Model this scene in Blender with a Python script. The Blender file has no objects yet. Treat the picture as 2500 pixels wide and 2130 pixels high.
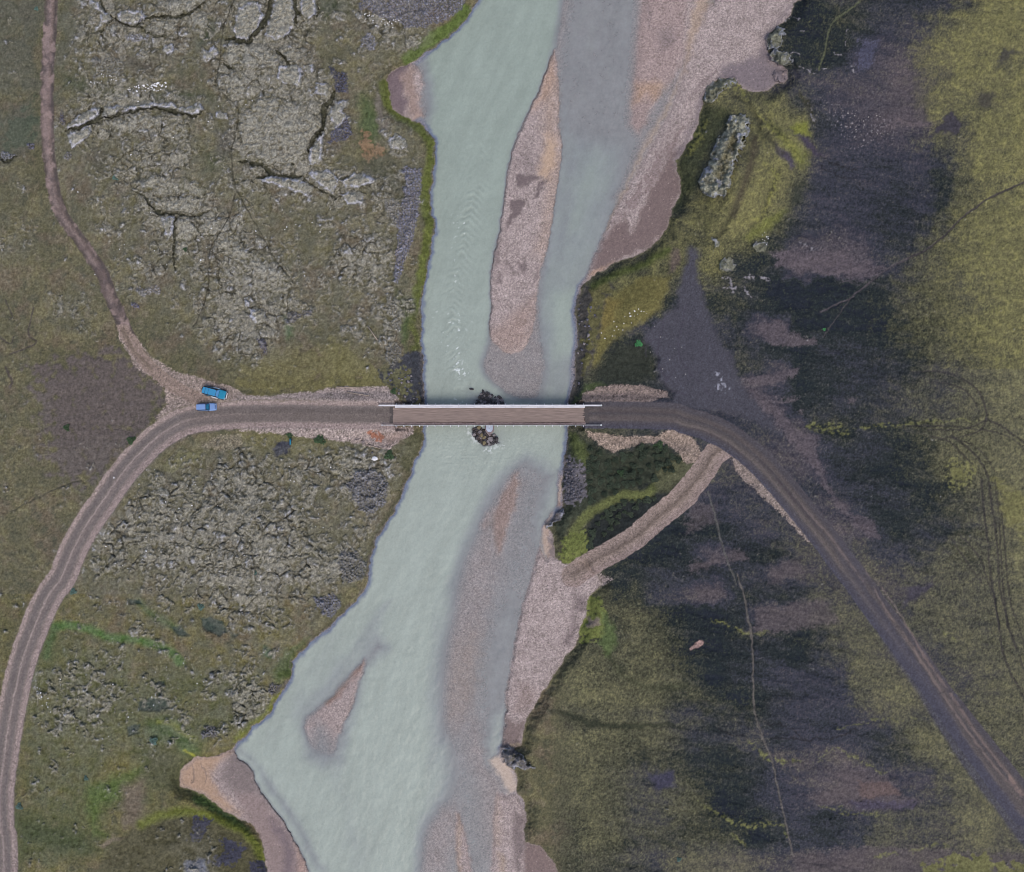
import bpy, bmesh, math, random
import numpy as np
from mathutils import Vector, Matrix
random.seed(7)
rng = np.random.default_rng(11)
S = bpy.context.scene
COL = S.collection

# ------------------------------------------------------------------ camera, world, sun
H = 180.0            # drone height above the river
MPP = 0.09           # metres per photo pixel at water level
cam = bpy.data.cameras.new('drone_camera')
cam.sensor_width = 36.0
cam.lens = 36.0 * H / (2500 * MPP)
cam.clip_start = 1.0
cam.clip_end = 20000.0
co = bpy.data.objects.new('drone_camera', cam)
co.location = (0, 0, H)
COL.objects.link(co)
S.camera = co
SUN_EL, SUN_AZ = math.radians(60), math.radians(160)     # azimuth clockwise from north (+y)
w = bpy.data.worlds.new('World')
S.world = w
w.use_nodes = True
nt = w.node_tree
bg = nt.nodes['Background']
sky = nt.nodes.new('ShaderNodeTexSky')
sky.sky_type = 'NISHITA'
sky.sun_disc = False
sky.sun_elevation = SUN_EL
sky.sun_rotation = SUN_AZ
sky.dust_density = 4.0
sky.ozone_density = 1.0
nt.links.new(sky.outputs[0], bg.inputs[0])
bg.inputs[1].default_value = 0.14
sl = bpy.data.lights.new('sun', 'SUN')
sl.energy = 1.15
sl.angle = math.radians(26)
sl.color = (1.0, 0.93, 0.84)
so = bpy.data.objects.new('sun', sl)
d = Vector((math.sin(SUN_AZ) * math.cos(SUN_EL), math.cos(SUN_AZ) * math.cos(SUN_EL), math.sin(SUN_EL)))
so.rotation_euler = d.to_track_quat('Z', 'Y').to_euler()
so.location = (0, 0, 300)
COL.objects.link(so)
S.view_settings.view_transform = 'Standard'
S.view_settings.look = 'None'
S.view_settings.exposure = 0.25
S.view_settings.gamma = 1.0
S.cycles.filter_width = 0.9

# ------------------------------------------------------------------ tracing helpers (photo pixels -> ground)
TILES = dict(A=(0, 0), B=(825, 0), C=(1650, 0), D=(0, 700), E=(825, 700), F=(1650, 700), G=(0, 1410), H=(825, 1410), I=(1650, 1410))
def P(s):
    out = []; t = (0, 0); k = 1.0
    for tok in s.split():
        if tok in TILES: t = TILES[tok]; k = 0.41023
        elif tok == 'O': t = (0, 0); k = 1.20656
        elif tok == 'N': t = (0, 0); k = 1.0
        else:
            a, b = tok.split(',')
            out.append((t[0] + float(a) * k, t[1] + float(b) * k))
    return np.array(out, np.float32)
def W(px, py, z=0.0):
    k = MPP * (H - z) / H
    return ((px - 1250) * k, (1065 - py) * k, z)
def lin(r, g, b):
    c = np.array((r, g, b), np.float64) / 255
    return np.where(c <= 0.04045, c / 12.92, ((c + 0.055) / 1.055) ** 2.4).astype(np.float32)
def sm(a, b, x):
    t = np.clip((x - a) / (b - a), 0, 1)
    return t * t * (3 - 2 * t)

# ------------------------------------------------------------------ the survey grid (photo pixels)
STEP = 2.0
def axis(lo, hi):
    a = np.arange(lo, hi + STEP, STEP)
    g = STEP * 1.085 ** np.arange(1, 84)
    return np.concatenate([(lo - np.cumsum(g))[::-1], a, a[-1] + np.cumsum(g)]).astype(np.float32)
XS, YS = axis(-70, 2570), axis(-70, 2200)
X, Y = np.meshgrid(XS, YS)
NY, NX = X.shape

def h2(ix, iy, seed):
    h = (ix.astype(np.uint32) * np.uint32(374761393)) ^ (iy.astype(np.uint32) * np.uint32(668265263)) ^ np.uint32((seed * 2654435761) & 0xffffffff)
    h = (h ^ (h >> np.uint32(13))) * np.uint32(1274126177)
    return h ^ (h >> np.uint32(16))
GA = np.array([(math.cos(t), math.sin(t)) for t in np.arange(16) * math.pi / 8], np.float32)
def perlin(x, y, seed):
    fx = np.floor(x); fy = np.floor(y)
    ix = fx.astype(np.int64); iy = fy.astype(np.int64)
    u = (x - fx).astype(np.float32); v = (y - fy).astype(np.float32)
    def g(dx, dy):
        q = GA[h2(ix + dx, iy + dy, seed) & np.uint32(15)]
        return q[..., 0] * (u - dx) + q[..., 1] * (v - dy)
    su = u * u * u * (u * (u * 6 - 15) + 10); sv = v * v * v * (v * (v * 6 - 15) + 10)
    a = g(0, 0); a = a + su * (g(1, 0) - a)
    b = g(0, 1); b = b + su * (g(1, 1) - b)
    return (a + sv * (b - a)) * 1.5
def fbm(x, y, lam, octs, seed, gain=0.5):
    s = 0; amp = 1.0; tot = 0
    for o in range(octs):
        s = s + amp * perlin(x / lam + 17.3 * o, y / lam - 9.1 * o, seed + o)
        tot += amp; amp *= gain; lam *= 0.5
    return s / tot * 1.4
def voronoi(x, y, cell, seed, jit=0.9):
    x = x / cell; y = y / cell
    ix = np.floor(x).astype(np.int64); iy = np.floor(y).astype(np.int64)
    f1 = np.full(x.shape, 9, np.float32); f2 = f1.copy(); idv = np.zeros(x.shape, np.float32)
    for dy in (-1, 0, 1):
        for dx in (-1, 0, 1):
            h = h2(ix + dx, iy + dy, seed)
            cx = ix + dx + 0.5 + jit * ((h & np.uint32(1023)).astype(np.float32) / 1023 - 0.5)
            cy = iy + dy + 0.5 + jit * (((h >> np.uint32(10)) & np.uint32(1023)).astype(np.float32) / 1023 - 0.5)
            dd = ((cx - x) ** 2 + (cy - y) ** 2).astype(np.float32)
            n = dd < f1
            f2 = np.where(n, f1, np.minimum(f2, dd))
            idv = np.where(n, ((h >> np.uint32(20)) & np.uint32(1023)).astype(np.float32) / 1023, idv)
            f1 = np.where(n, dd, f1)
    return np.sqrt(f1), np.sqrt(f2), idv

n220 = fbm(X, Y, 220, 4, 1)
n70 = fbm(X, Y, 70, 4, 20)
n70b = fbm(X, Y, 80, 4, 40)
n24 = fbm(X, Y, 24, 3, 60)
n24b = fbm(X, Y, 26, 3, 66)
n9 = fbm(X, Y, 9, 2, 80)
n5 = perlin(X / 4.6, Y / 4.6, 95)
wn = rng.standard_normal(X.shape).astype(np.float32)
# warped coordinates make every traced edge natural
WX = X + 7 * n24 + 3.0 * n9; WY = Y + 7 * n24b + 3.0 * perlin(X / 8.5, Y / 8.5, 99)
NRM_X = X + 1.2 * n24; NRM_Y = Y + 1.2 * n24b

Z = np.zeros(X.shape, np.float32)
C = np.zeros(X.shape + (3,), np.float32)
GR = np.full(X.shape, 0.35, np.float32)      # amount of pebble grain
CLS = np.zeros(X.shape, np.int32)

def window(pts, pad):
    x0, y0 = pts.min(0) - pad; x1, y1 = pts.max(0) + pad
    return (slice(np.searchsorted(YS, y0), np.searchsorted(YS, y1) + 1), slice(np.searchsorted(XS, x0), np.searchsorted(XS, x1) + 1))
def seg(px, py, a, b):
    dx, dy = b - a; L = dx * dx + dy * dy + 1e-9
    t = np.clip(((px - a[0]) * dx + (py - a[1]) * dy) / L, 0, 1)
    return (px - a[0] - t * dx) ** 2 + (py - a[1] - t * dy) ** 2, t
def smooth_line(pts, n=5):
    p = np.vstack([2 * pts[0] - pts[1], pts, 2 * pts[-1] - pts[-2]])
    out = []
    for i in range(1, len(p) - 2):
        a, b, c, e = p[i - 1:i + 3]
        for t in np.arange(n) / n:
            out.append(0.5 * (2 * b + (c - a) * t + (2 * a - 5 * b + 4 * c - e) * t * t + (3 * b - a - 3 * c + e) * t ** 3))
    out.append(p[-2])
    return np.array(out, np.float32)
def sdf(pts, pad, warp=1.0):
    s = window(pts, pad)
    px = X[s] + warp * (WX[s] - X[s]); py = Y[s] + warp * (WY[s] - Y[s])
    dd = np.full(px.shape, 1e12, np.float32); ins = np.zeros(px.shape, bool)
    for i in range(len(pts)):
        a, b = pts[i - 1], pts[i]
        q, _ = seg(px, py, a, b)
        dd = np.minimum(dd, q)
        if a[1] != b[1]:
            c = ((a[1] > py) != (b[1] > py)) & (px < (b[0] - a[0]) * (py - a[1]) / (b[1] - a[1]) + a[0])
            ins ^= c
    dd = np.sqrt(dd)
    return s, np.where(ins, -dd, dd)
def poly(txt, soft=6, warp=1.0):
    pts = P(txt) if isinstance(txt, str) else txt
    s, dd = sdf(pts, soft + 25, warp)
    return s, sm(soft, -soft, dd)
def line(txt, hw, soft=2, warp=0.5, taper=False):
    pts = smooth_line(P(txt) if isinstance(txt, str) else txt)
    s = window(pts, hw + soft + 22)
    px = X[s] + warp * (WX[s] - X[s]); py = Y[s] + warp * (WY[s] - Y[s])
    dd = np.full(px.shape, 1e12, np.float32); side = np.zeros(px.shape, np.float32); arc = np.zeros(px.shape, np.float32)
    L = 0
    for a, b in zip(pts[:-1], pts[1:]):
        q, t = seg(px, py, a, b)
        n = q < dd
        l = float(np.hypot(*(b - a)))
        cr = (b[0] - a[0]) * (py - a[1]) - (b[1] - a[1]) * (px - a[0])
        side = np.where(n, np.sign(cr), side); arc = np.where(n, L + t * l, arc)
        dd = np.minimum(dd, q); L += l
    dd = np.sqrt(dd)
    h = hw * (np.sqrt(np.clip(4 * (arc / L) * (1 - arc / L), 0, 1)) if taper else 1)
    return s, sm(h + soft, h - soft, dd), dd * side, arc
def lay(sm_, col, var=0.0, op=1.0, grain=None, nz=None):
    s, m = sm_[0], sm_[1]
    m = np.clip(m * op, 0, 1)[..., None]
    t = lin(*col) if len(col) == 3 and not isinstance(col, np.ndarray) else col
    t = np.broadcast_to(t, m.shape[:2] + (3,))
    if var: t = t * np.clip(1 + var * (n9[s] * 0.6 + n24[s] * 0.5 + (0 if nz is None else nz[s]))[..., None], 0.2, 3)
    C[s] = C[s] * (1 - m) + t * m
    if grain is not None: GR[s] = GR[s] * (1 - m[..., 0]) + grain * m[..., 0]
def patchy(sm_, noise, lo, hi, k=1.0):
    s, m = sm_[0], sm_[1]
    return s, sm(lo, hi, m + k * noise[s] - 0.5) * sm(0.0, 0.25, m)
def cut(sm_, lo, hi):                 # keep what is not river
    return sm_[0], sm_[1] * sm(lo, hi, DCH[sm_[0]])
# ------------------------------------------------------------------ river channel
LEFT = "N 1650,-12000 1560,-1500 1260,-120 B 838,0 785,75 755,130 700,185 640,235 560,295 520,315 440,380 345,410 290,470 310,560 325,650 400,695 490,735 545,790 575,830 583,900 575,980 565,1060 555,1130 548,1200 560,1280 583,1340 580,1390 552,1420 555,1500 540,1570 520,1650 505,1755 E 500,60 495,150 498,250 490,330 500,400 510,430 505,520 512,600 515,680 520,760 505,850 512,900 510,950 480,990 445,1060 440,1110 415,1140 395,1200 365,1270 340,1340 300,1390 275,1440 235,1490 220,1530 205,1590 190,1640 185,1700 180,1755 H 150,90 90,160 0,240 G 1960,300 1900,340 1840,400 1790,450 1740,500 1735,570 1720,620 1680,680 1640,740 1600,820 1560,850 1500,890 1480,930 1400,1000 1380,1020 1300,1060 1230,1075 1170,1065 1110,1110 1080,1150 1065,1210 1085,1250 1160,1270 1220,1300 1290,1350 1330,1390 1400,1420 1470,1450 1530,1500 1560,1560 1575,1640 1590,1755 N 668,2220 900,3500 900,14000"
RIGHT = "N 1700,14000 1700,3500 1400,2220 H 1310,1755 1270,1680 1200,1600 1120,1580 1110,1500 1115,1400 1100,1320 1060,1270 1065,1200 1050,1150 1000,1120 975,1050 970,1020 1090,1000 1100,940 1110,880 1130,830 1170,770 1200,720 1210,680 1250,640 1290,570 1340,490 1390,440 1430,370 1440,290 1480,220 1480,150 1500,100 1570,40 E 1480,1640 1400,1655 1330,1650 1290,1600 1280,1540 1275,1470 1240,1440 1250,1420 1290,1370 1330,1310 1340,1260 1330,1180 1345,1080 1350,1010 1360,940 1365,860 1370,690 1390,610 1410,550 1405,480 1415,400 1430,330 1420,250 1410,150 1430,60 1440,0 B 1435,1755 1450,1700 1500,1660 1540,1625 1600,1600 1640,1560 1760,1530 1830,1490 1900,1430 1950,1370 1970,1320 1990,1250 2030,1180 2040,1100 2015,1000 2010,950 C 0,960 20,940 60,860 100,820 130,740 140,680 160,610 155,580 180,520 240,470 300,460 350,465 370,500 400,530 480,545 540,545 565,530 590,500 640,490 665,460 660,420 640,395 575,370 570,340 540,290 535,240 560,190 610,150 650,120 690,70 700,20 735,0 N 2010,-120 2500,-1500 2600,-12000"
CH = np.vstack([P(LEFT), P(RIGHT)])
sl_, dd_ = sdf(CH, 60, 0.55)
DCH = np.full(X.shape, 200, np.float32); DCH[sl_] = dd_
DCH = np.minimum(DCH, 200)

# ------------------------------------------------------------------ depth of the water (negative = dry bar)
D = np.full(X.shape, 1.5, np.float32)
def deep(txt, val, soft=10, warp=1.0, op=1.0):
    warp *= .55
    s, m = poly(txt, soft * (1.9 if val > 0.05 else 1.2), warp); m = m * op
    D[s] = D[s] * (1 - m) + val * m
# second channel, right of the long bar
deep("B 1330,0 1290,300 1310,600 1330,900 1310,1200 1270,1500 1230,1755 E 1230,300 1250,500 1180,700 N 1500,900 1700,500 2200,0 2300,-500 1470,-500", 0.36, 16)
deep("B 1400,850 1650,900 1640,1100 1540,1450 1440,1755 E 1420,100 1390,350 1380,690 1230,700 1280,420 1260,150 1230,0 B 1270,1600 1340,1250", 0.75, 24)
deep("E 1300,60 1390,40 1385,380 1300,400", 1.4, 20)
# long mid-river gravel bar with a submerged rim
deep("B 1500,-900 1400,-300 1330,-60 1310,150 1280,280 1230,410 1190,540 1130,660 1085,760 1045,860 1015,970 995,1100 975,1250 955,1390 925,1500 905,1620 900,1755 E 910,80 895,200 880,330 845,430 840,480 860,530 920,600 1000,660 1100,690 1200,680 1240,560 1250,450 1225,300 1215,150 1220,0 B 1260,1500 1300,1200 1340,900 1340,600 1340,300 1440,-300 1560,-900", 0.17, 9, 0.7)
deep("B 1286,300 1240,420 1190,550 1135,665 1090,765 1050,860 1020,970 1000,1100 980,1250 960,1390 930,1500 912,1620 905,1755 E 917,80 902,200 900,280 935,330 980,375 1030,395 1080,385 1120,345 1150,270 1170,150 1185,0 B 1200,1600 1235,1500 1255,1420 1275,1300 1290,1180 1310,1050 1325,960 1330,850 1305,740 1312,600 1305,450", -0.35, 5, 0.8)
# gravel plain on the right
deep("B 1960,-900 1800,-60 1780,200 1765,400 1745,600 1740,740 1790,800 1860,690 1930,560 2010,470 2072,380 C 200,0 300,-60 500,-900", -0.12, 20)
deep("C 600,-900 320,-60 180,60 110,200 60,400 0,530 B 1990,640 1900,800 1820,950 1745,1090 1690,1170 1640,1260 1590,1380 1560,1450 1520,1540 1495,1615 1440,1720 1480,1755 1700,1650 2072,1400 C 200,900 900,500 1100,-900", -0.3, 9)
deep("B 2060,430 1980,520 1900,690 1800,850 1740,1000 1690,1110 1640,1180 1700,1190 1760,1070 1880,880 1960,720 2072,520", 0.06, 10)
# bay on the left bank
deep("B 440,370 345,405 280,470 300,560 315,655 400,705 490,750 540,760 575,650 570,500 545,380 520,320", 0.25, 16)
deep("B 440,370 345,405 280,470 300,560 315,655 400,705 440,720 500,690 480,600 500,500 470,400", -0.3, 8)
# shallows south of the bridge
deep("E 1150,1000 1060,1040 940,1130 870,1230 820,1330 780,1440 720,1600 680,1755 H 640,200 600,350 583,500 573,700 575,900 605,1050 620,1180 600,1260 540,1400 490,1500 470,1800 N 1200,2400 1600,2400 H 1300,1000 E 1300,1755 1250,1400 1340,1100", 0.3, 26)
deep("E 1110,1050 1050,1100 960,1230 890,1370 820,1480 750,1620 710,1755 H 680,200 640,350 610,500 600,700 610,850 640,930 720,960 800,840 830,700 860,500 900,300 960,0 E 1000,1500 1050,1330 1100,1160", 0.13, 20)
deep("E 1065,1095 1040,1130 985,1220 935,1330 930,1440 950,1585 975,1580 1000,1440 1050,1300 1080,1170", -0.04, 10)
deep("E 880,1360 850,1420 870,1440 920,1330", -0.02, 12)
deep("H 800,860 870,940 920,1100 960,1180 1030,1300 1050,1755 920,1800 860,1500 830,1200 760,1050 780,900", 0.12, 18)
deep("H 940,820 990,800 980,1000 960,1030 910,1090 900,1000", 0.9, 16)
deep("H 700,1330 600,1370 540,1450 500,1560 470,1800 640,1800 700,1600 760,1480", 0.12, 14)
deep("H 1080,340 1040,420 1010,600 960,760 880,760 880,500 960,250 1040,100", 0.42, 20)
deep("H 708,1400 735,1470 775,1600 800,1800 715,1800 700,1600", -0.12, 7)
deep("H 950,1290 930,1420 930,1560 915,1800 1330,1800 1270,1600 1120,1580 1110,1400 1060,1290 1010,1300", -0.15, 8)
deep("E 1310,1100 1345,1150 1330,1300 1260,1340 1215,1430 1205,1530 1235,1620 1290,1700 1390,1740 1400,1640 1260,1400 1290,1330 1300,1200", 0.03, 8)
deep("E 1200,1555 1175,1640 1150,1755 H 1110,150 1080,260 1050,420 1030,560 1005,680 1000,800 985,920 975,1015 1100,1020 1300,650 1480,300 1660,0 E 1460,1660 1380,1730 1300,1720 1240,1640", -0.35, 6)
deep("H 900,1095 960,1175 1025,1290 1065,1260 1045,1150 960,1060 930,1060", 0.02, 7)
deep("E 1260,1600 1340,1640 1500,1620 1520,1780 1180,1780", -0.35, 6)
# island lower left
deep("H 230,330 150,460 0,640 G 1990,680 1900,740 1800,830 1790,900 1830,1070 1950,1120 H 20,1100 60,950 110,780 170,560 300,420", 0.13, 22)
deep("H 160,480 0,645 G 1990,680 1915,750 1815,828 1803,890 1850,1010 1910,1060 1990,1060 H 0,960 30,880 80,780 120,650 165,520", -0.16, 9)
deep("G 2040,470 1960,590 1830,700 1760,790 1770,830 1800,820 1900,740 1990,670 2072,590 H 60,540 250,260 330,130 260,160 100,380", 0.55, 20)
# sandy delta lower left
deep("G 1380,1000 1300,1050 1150,1050 1050,1100 1040,1260 1160,1300 1400,1440 1540,1530 1560,1800 1855,1800 1845,1755 1800,1640 1760,1570 1720,1500 1690,1440 1640,1380 1600,1330 1550,1260 1520,1200 1510,1150 1480,1110 1420,1070", -0.35, 5, 0.5)
deep("G 1380,1020 1420,1060 1490,1100 1530,1160 1560,1240 1620,1320 1700,1420 1780,1560 1870,1755 1950,1755 1850,1560 1760,1400 1660,1260 1580,1150 1500,1060 1420,1000", 0.45, 14)
deep("G 1900,900 1830,1070 2000,1300 2072,1755 H 200,1755 100,1300 20,1100", 0.7, 40, 1.0, .8)
deep("G 2011,240 1900,400 1780,560 1700,800 1560,960 1500,1000 1560,1020 1700,900 1850,650 2000,450 2072,330", 0.75, 26, 1.0, .8)
deep("H 560,-100 620,200 590,500 560,800 590,1100 560,1300 500,1400 500,1200 520,900 530,500", 0.8, 24, 1.0, .8)
# scour pool and rubble round the pier
deep("E 780,600 760,720 880,720 870,640", 0.75, 12)
deep("E 770,850 800,940 880,990 1000,950 1000,850", 0.8, 14)
deep("E 800,838 870,838 945,895 960,930 905,950 860,945 826,918 795,880", -0.10, 3)
deep("E 805,705 830,660 865,620 900,622 930,660 960,650 990,690 985,706", 0.10, 5)
# shelving edge along both banks
edge = sm(-2, -16 - 6 * np.clip(n70, -1, 1), DCH)
D = np.where(D > 0, D * (0.25 + 0.75 * edge), D)
D = D + 0.045 * n24 * sm(1.2, 0.3, D) + 0.02 * n9
wet = (DCH < 6)

# ------------------------------------------------------------------ height of the land
land = 0.1 + 1.9 * sm(-1, 34, DCH) + (0.5 * n220 + 0.22 * n70) * sm(0, 90, DCH) + 0.16 * n24 * sm(-2, 8, DCH)
Z = np.where(DCH < 0, -D, np.maximum(land, -D)).astype(np.float32)
Z = Z * sm(-6, 0, -DCH) + np.where(DCH < 0, Z, land) * (1 - sm(-6, 0, -DCH))
EAST = sm(1350, 1500, X + 0 * Y)
def hill(x, y, rx, ry, ang, h, p=1.0):
    a = math.radians(ang); u = ((X - x) * math.cos(a) + (Y - y) * math.sin(a)) / rx; v = (-(X - x) * math.sin(a) + (Y - y) * math.cos(a)) / ry
    return h * np.exp(-(u * u + v * v) * p) * sm(2, 150, DCH)
hz = hill(1800, 430, 170, 95, -66, 5.5) + hill(1560, 740, 120, 70, -55, 2.5) + hill(2150, 430, 190, 230, 0, -1.5) + hill(2500, 800, 380, 900, 0, 4.0) + hill(1900, 1750, 260, 420, -10, 3.5) + hill(1620, 1180, 110, 70, -40, 1.8)
hz = hz + hill(560, 330, 300, 260, 0, 1.6) + hill(620, 1300, 260, 170, 0, 2.0) + hill(480, 2080, 160, 110, 0, 1.3) + hill(100, 1950, 90, 300, 10, 0.8)
Z = Z + hz
# gullies fanning over the black slopes
stre = fbm(X, Y * 3.2 + 0.25 * X, 90, 4, 140)
stre2 = fbm(X * 0.35, Y * 1.6, 16, 3, 150)
Z = Z + EAST * sm(20, 120, DCH) * 0.10 * stre

# ------------------------------------------------------------------ ground cover
MOSS, MOSS2, MOSSD, BROWN = (84, 82, 54), (98, 93, 58), (64, 66, 48), (92, 80, 62)
full = (slice(None), slice(None))
C[...] = lin(*MOSS)
lay((full, sm(-0.15, 0.5, n70)), MOSS2, 0.12)
lay((full, sm(0.0, 0.6, n70b)), BROWN, 0.12, 0.75)
lay((full, sm(0.05, 0.6, n24)), MOSSD, 0.1, 0.7)
lay((full, sm(0.15, 0.7, -n24b + 0.3 * n70)), (101, 92, 70), 0.15, 0.6)
C *= np.clip(1 + 0.10 * n9 + 0.09 * n5 + 0.05 * wn, 0.3, 2)[..., None]
# east side: yellow moss over black sand; densities read off the photo every 50 pixels (0-9)
em = sm(1330, 1420, X) * sm(-4, 4, DCH)
MR = "22222222222112210013677 22222222222112211246787 22222222222111101367787 11111111111110001567766 55555556532211111357777 55555556566210001566568 44444443567710000164778 55555543566710000244778 55555534567610000015777 44444434676300000114667 22222256776200000015677 33333566773110000136777 33335646522100011356777 22346566111000012456777 44666333210000013455677 55664012210000013455677 55420011100000012456777 55211111210000012345677 44112211221000001234567 11111111100000012334566 11111111110011122334566 33322221111122112345556 32222221111100001255566 21114433221100001246566 13531111111111000123456 43111000111111100123456 51110000012211101113456 52210000001333311234456 33111000011222333344456 66221110111133222444455 45453100012244433454455 53254200111124443345455 45455310000013543234445 65455420000001554433455 66655332111000456543455 34545222210000135344555 65545311220000013655455 55433311112222212465544 55432321110111011135544 55433441000012111234555 45433432111000133335655 45433333200000143334644 34332454432222243543544".split()
TR = "22222222222123333344444 22222222222112344444444 22222222222111355555555 22222222222112567666555 55555555555556668765555 44444444444345667655555 44444444444434678854444 44444444444444555545555 44444444444454444534444 33333333333344443423444 22222223334444433423444 33333332222345433333444 33333322223666643334444 33333222213888744444444 33333333320001223334444 33332222221011113334444 33344554378111112233344 33112344332133322233344 33112223336122333344444 22223456774123333344444 33444445556223344444444 22233334445732322233344 22334445566643332233344 12223444566653211223344 11111355444444332223344 22111244544566422233444 22111111354567632333444 22111147322555544333444 22223323346666665444444 22124577322345566544444 22211111256555555444444 22222211233134444444444 22221111232134456654444 22222221334444445555555 22222222123444455665444 22334443323444555444444 22223333453444333344444 22222222235567643344444 22344322234568875554444 22344321134566765544444 22344321113433444455555 22233322212333345555555 23344566766666655555555".split()
def raster(rows, x0=1400):
    a = np.array([[float(c) for c in r] for r in rows], np.float32)
    gx = np.clip((X + 14 * n24 + 14 * n70 - x0) / 50, 0, len(rows[0]) - 1.001); gy = np.clip((Y + 14 * n24b + 10 * n70b) / 50, 0, 41.999)
    ix = gx.astype(int); iy = gy.astype(int); u = sm(0, 1, gx - ix); v = sm(0, 1, gy - iy)
    return (a[iy, ix] * (1 - u) + a[iy, ix + 1] * u) * (1 - v) + (a[iy + 1, ix] * (1 - u) + a[iy + 1, ix + 1] * u) * v
RM, RT = raster(MR), raster(TR)
uu = X * .97 + Y * .25; vv = Y * .97 - X * .25
stre3 = fbm(uu * .22 + 6 * n24, vv * 1.1 + 5 * n24b, 26, 4, 170)
Z = Z + em * sm(6, 2, RM) * sm(30, 120, DCH) * (.28 * stre3 + .5 * fbm(uu * .35, vv, 110, 3, 190))
TP = np.array([lin(*c) for c in ((33, 38, 47), (34, 41, 43), (41, 46, 48), (48, 51, 58), (54, 56, 66), (61, 60, 68), (71, 68, 74), (78, 73, 78), (88, 81, 85), (94, 86, 88))])
ti = np.clip(RT - .3 + 0.7 * stre + 0.3 * stre2 + 1.15 * stre3 + 0.8 * n9 + .5 * n5 + .35 * wn, 0, 8.99)
sand = np.stack([np.interp(ti, np.arange(10), TP[:, i]) for i in range(3)], -1).astype(np.float32)
lay((full, em), sand)
mossc = lin(99, 97, 58) * (1 + .11 * n24 + .10 * n9)[..., None]
mf = sm(-.5, .5, RM / 8.4 - .53 + .11 * n9 + .11 * n5 + .12 * n24 + .07 * wn + .10 * stre)
mossc = mossc * (1 + .16 * sm(4.5, 7, RM))[..., None]
lay((full, em * mf * 0.97), mossc)
lay((full, em * sm(4.5, 7, RM) * sm(0.1, .7, n24 + .5 * n9) * .35), (122, 119, 62), 0.12)

DARK = (48, 49, 55)
def dark(txt, soft, col=DARK, op=1.0, var=0.12, lo=-0.35, hi=0.35, k=0.8, nz=None, grain=0.35):
    s, m = poly(txt, soft)
    n = 0.30 * stre[s] + 0.30 * n9[s] + 0.16 * n24[s] + 0.10 * wn[s] + (0.22 * stre2[s] if nz is None else 0.25 * nz[s])
    lay((s, sm(lo, hi, m + k * n - 0.5) * sm(0.0, 0.3, m)), col, var, op, grain)
dark("C 1100,240 1210,250 1150,400 1080,420", 18, (68, 69, 84))
dark("C 1280,500 1440,490 1490,620 1480,720 1380,730 1250,600", 26, (73, 69, 74), nz=n24, op=0.6)
dark("C 1260,650 1330,660 1310,720 1200,720 1180,690", 16, (73, 69, 74), op=0.6)
dark("C 1550,760 1640,660 1700,740 1680,800 1600,790 1540,800", 8, (62, 60, 66))
dark("C 1950,290 2000,300 2072,320 1990,330 1900,430 1920,380", 8, (66, 65, 58), nz=n24)
dark("C 1800,540 1900,560 1850,640 1800,620", 20, (70, 68, 60), nz=n9)
PINK = (83, 77, 82)
dark("C 580,1500 700,1480 1000,1520 1250,1590 1200,1640 1050,1670 900,1630 750,1600 600,1580", 22, PINK, lo=-0.3, hi=0.35, k=0.7)
for t in ("F 460,220 600,200 640,260 860,330 840,350 600,355 500,300", "F 400,560 560,510 740,475 700,540 540,590", "F 560,680 650,660 740,660 700,690 600,700", "F 720,740 760,730 750,748", "F 1020,690 1060,672 1070,690 1030,705",
          "F 700,845 860,890 830,960 860,1050 910,1115 830,1090 760,960", "F 400,580 480,620 640,740 700,845 740,900 870,1080 950,1250 1050,1350 1180,1400 1210,1500 1130,1480 980,1340 860,1160 740,1000 640,880 440,640", "E 1960,250 2072,260 2072,330 2000,330"):
    dark(t, 14, PINK, lo=-0.25, hi=0.35, k=0.7, op=.85)
# moss knoll with the crag, right bank
KN = "C 150,600 250,480 350,490 450,560 650,520 720,560 790,640 800,720 770,810 800,900 805,980 780,1030 720,1080 700,1180 600,1330 500,1390 400,1440 250,1490 200,1560 150,1480 0,1560 E 1640,-20 1560,30 1540,-40 B 1880,1480 1950,1400 2000,1280 2050,1150 2030,980 C 40,900 100,830 150,720"
lay(poly("C 60,850 160,640 330,640 280,770 200,900 150,1000 100,1150 40,1200 0,1260 0,1000", 16), (56, 62, 42), 0.25, 0.75)
lay(poly("C 660,770 720,740 790,730 790,810 720,800", 9), (108, 112, 48), 0.2)
lay(poly("C 560,720 680,830 750,880 790,980 740,1000 690,940 600,800", 12), (98, 102, 50), 0.25, 0.8)
lay(poly("C 540,1290 660,1250 560,1370 440,1430 400,1420", 12), (98, 102, 50), 0.25, 0.8)
lay(poly("C 655,770 700,790 760,850 810,920 900,940 850,900 780,820", 6), (62, 58, 70), 0.1)
lay(poly("C 580,850 640,890 700,950 710,1000 690,1010 660,960 600,910", 6), (70, 66, 76), 0.2)
lay(line("C 470,830 460,930 430,1030 390,1150 340,1280", 9, 8), (66, 60, 50), 0.15, 0.8)
for t in ("C 470,650 500,760 570,850 640,920", "C 730,540 800,640 830,760", "C 330,560 430,620 470,700", "C 620,1000 560,1150 520,1280 430,1380", "C 380,1190 300,1330 220,1420", "C 540,700 600,780 680,860"):
    s, m, _, _ = line(t, 5, 7, 1.2, True); lay((s, m), (60, 60, 44), .25, .75); Z[s] -= .35 * m  # eroded streaks; the folds' shading is put into their dark colour
for t in ("C 500,690 600,800 690,860 740,960", "C 520,980 600,1050 560,1200 480,1320", "C 250,520 330,500 400,540 440,600", "C 60,920 120,860 180,720"):
    s, m, _, _ = line(t, 7, 8, 1.2, True); lay((s, m * sm(-.5, .3, n9[s])), (116, 116, 52), .25, .7); Z[s] += .25 * m
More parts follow.
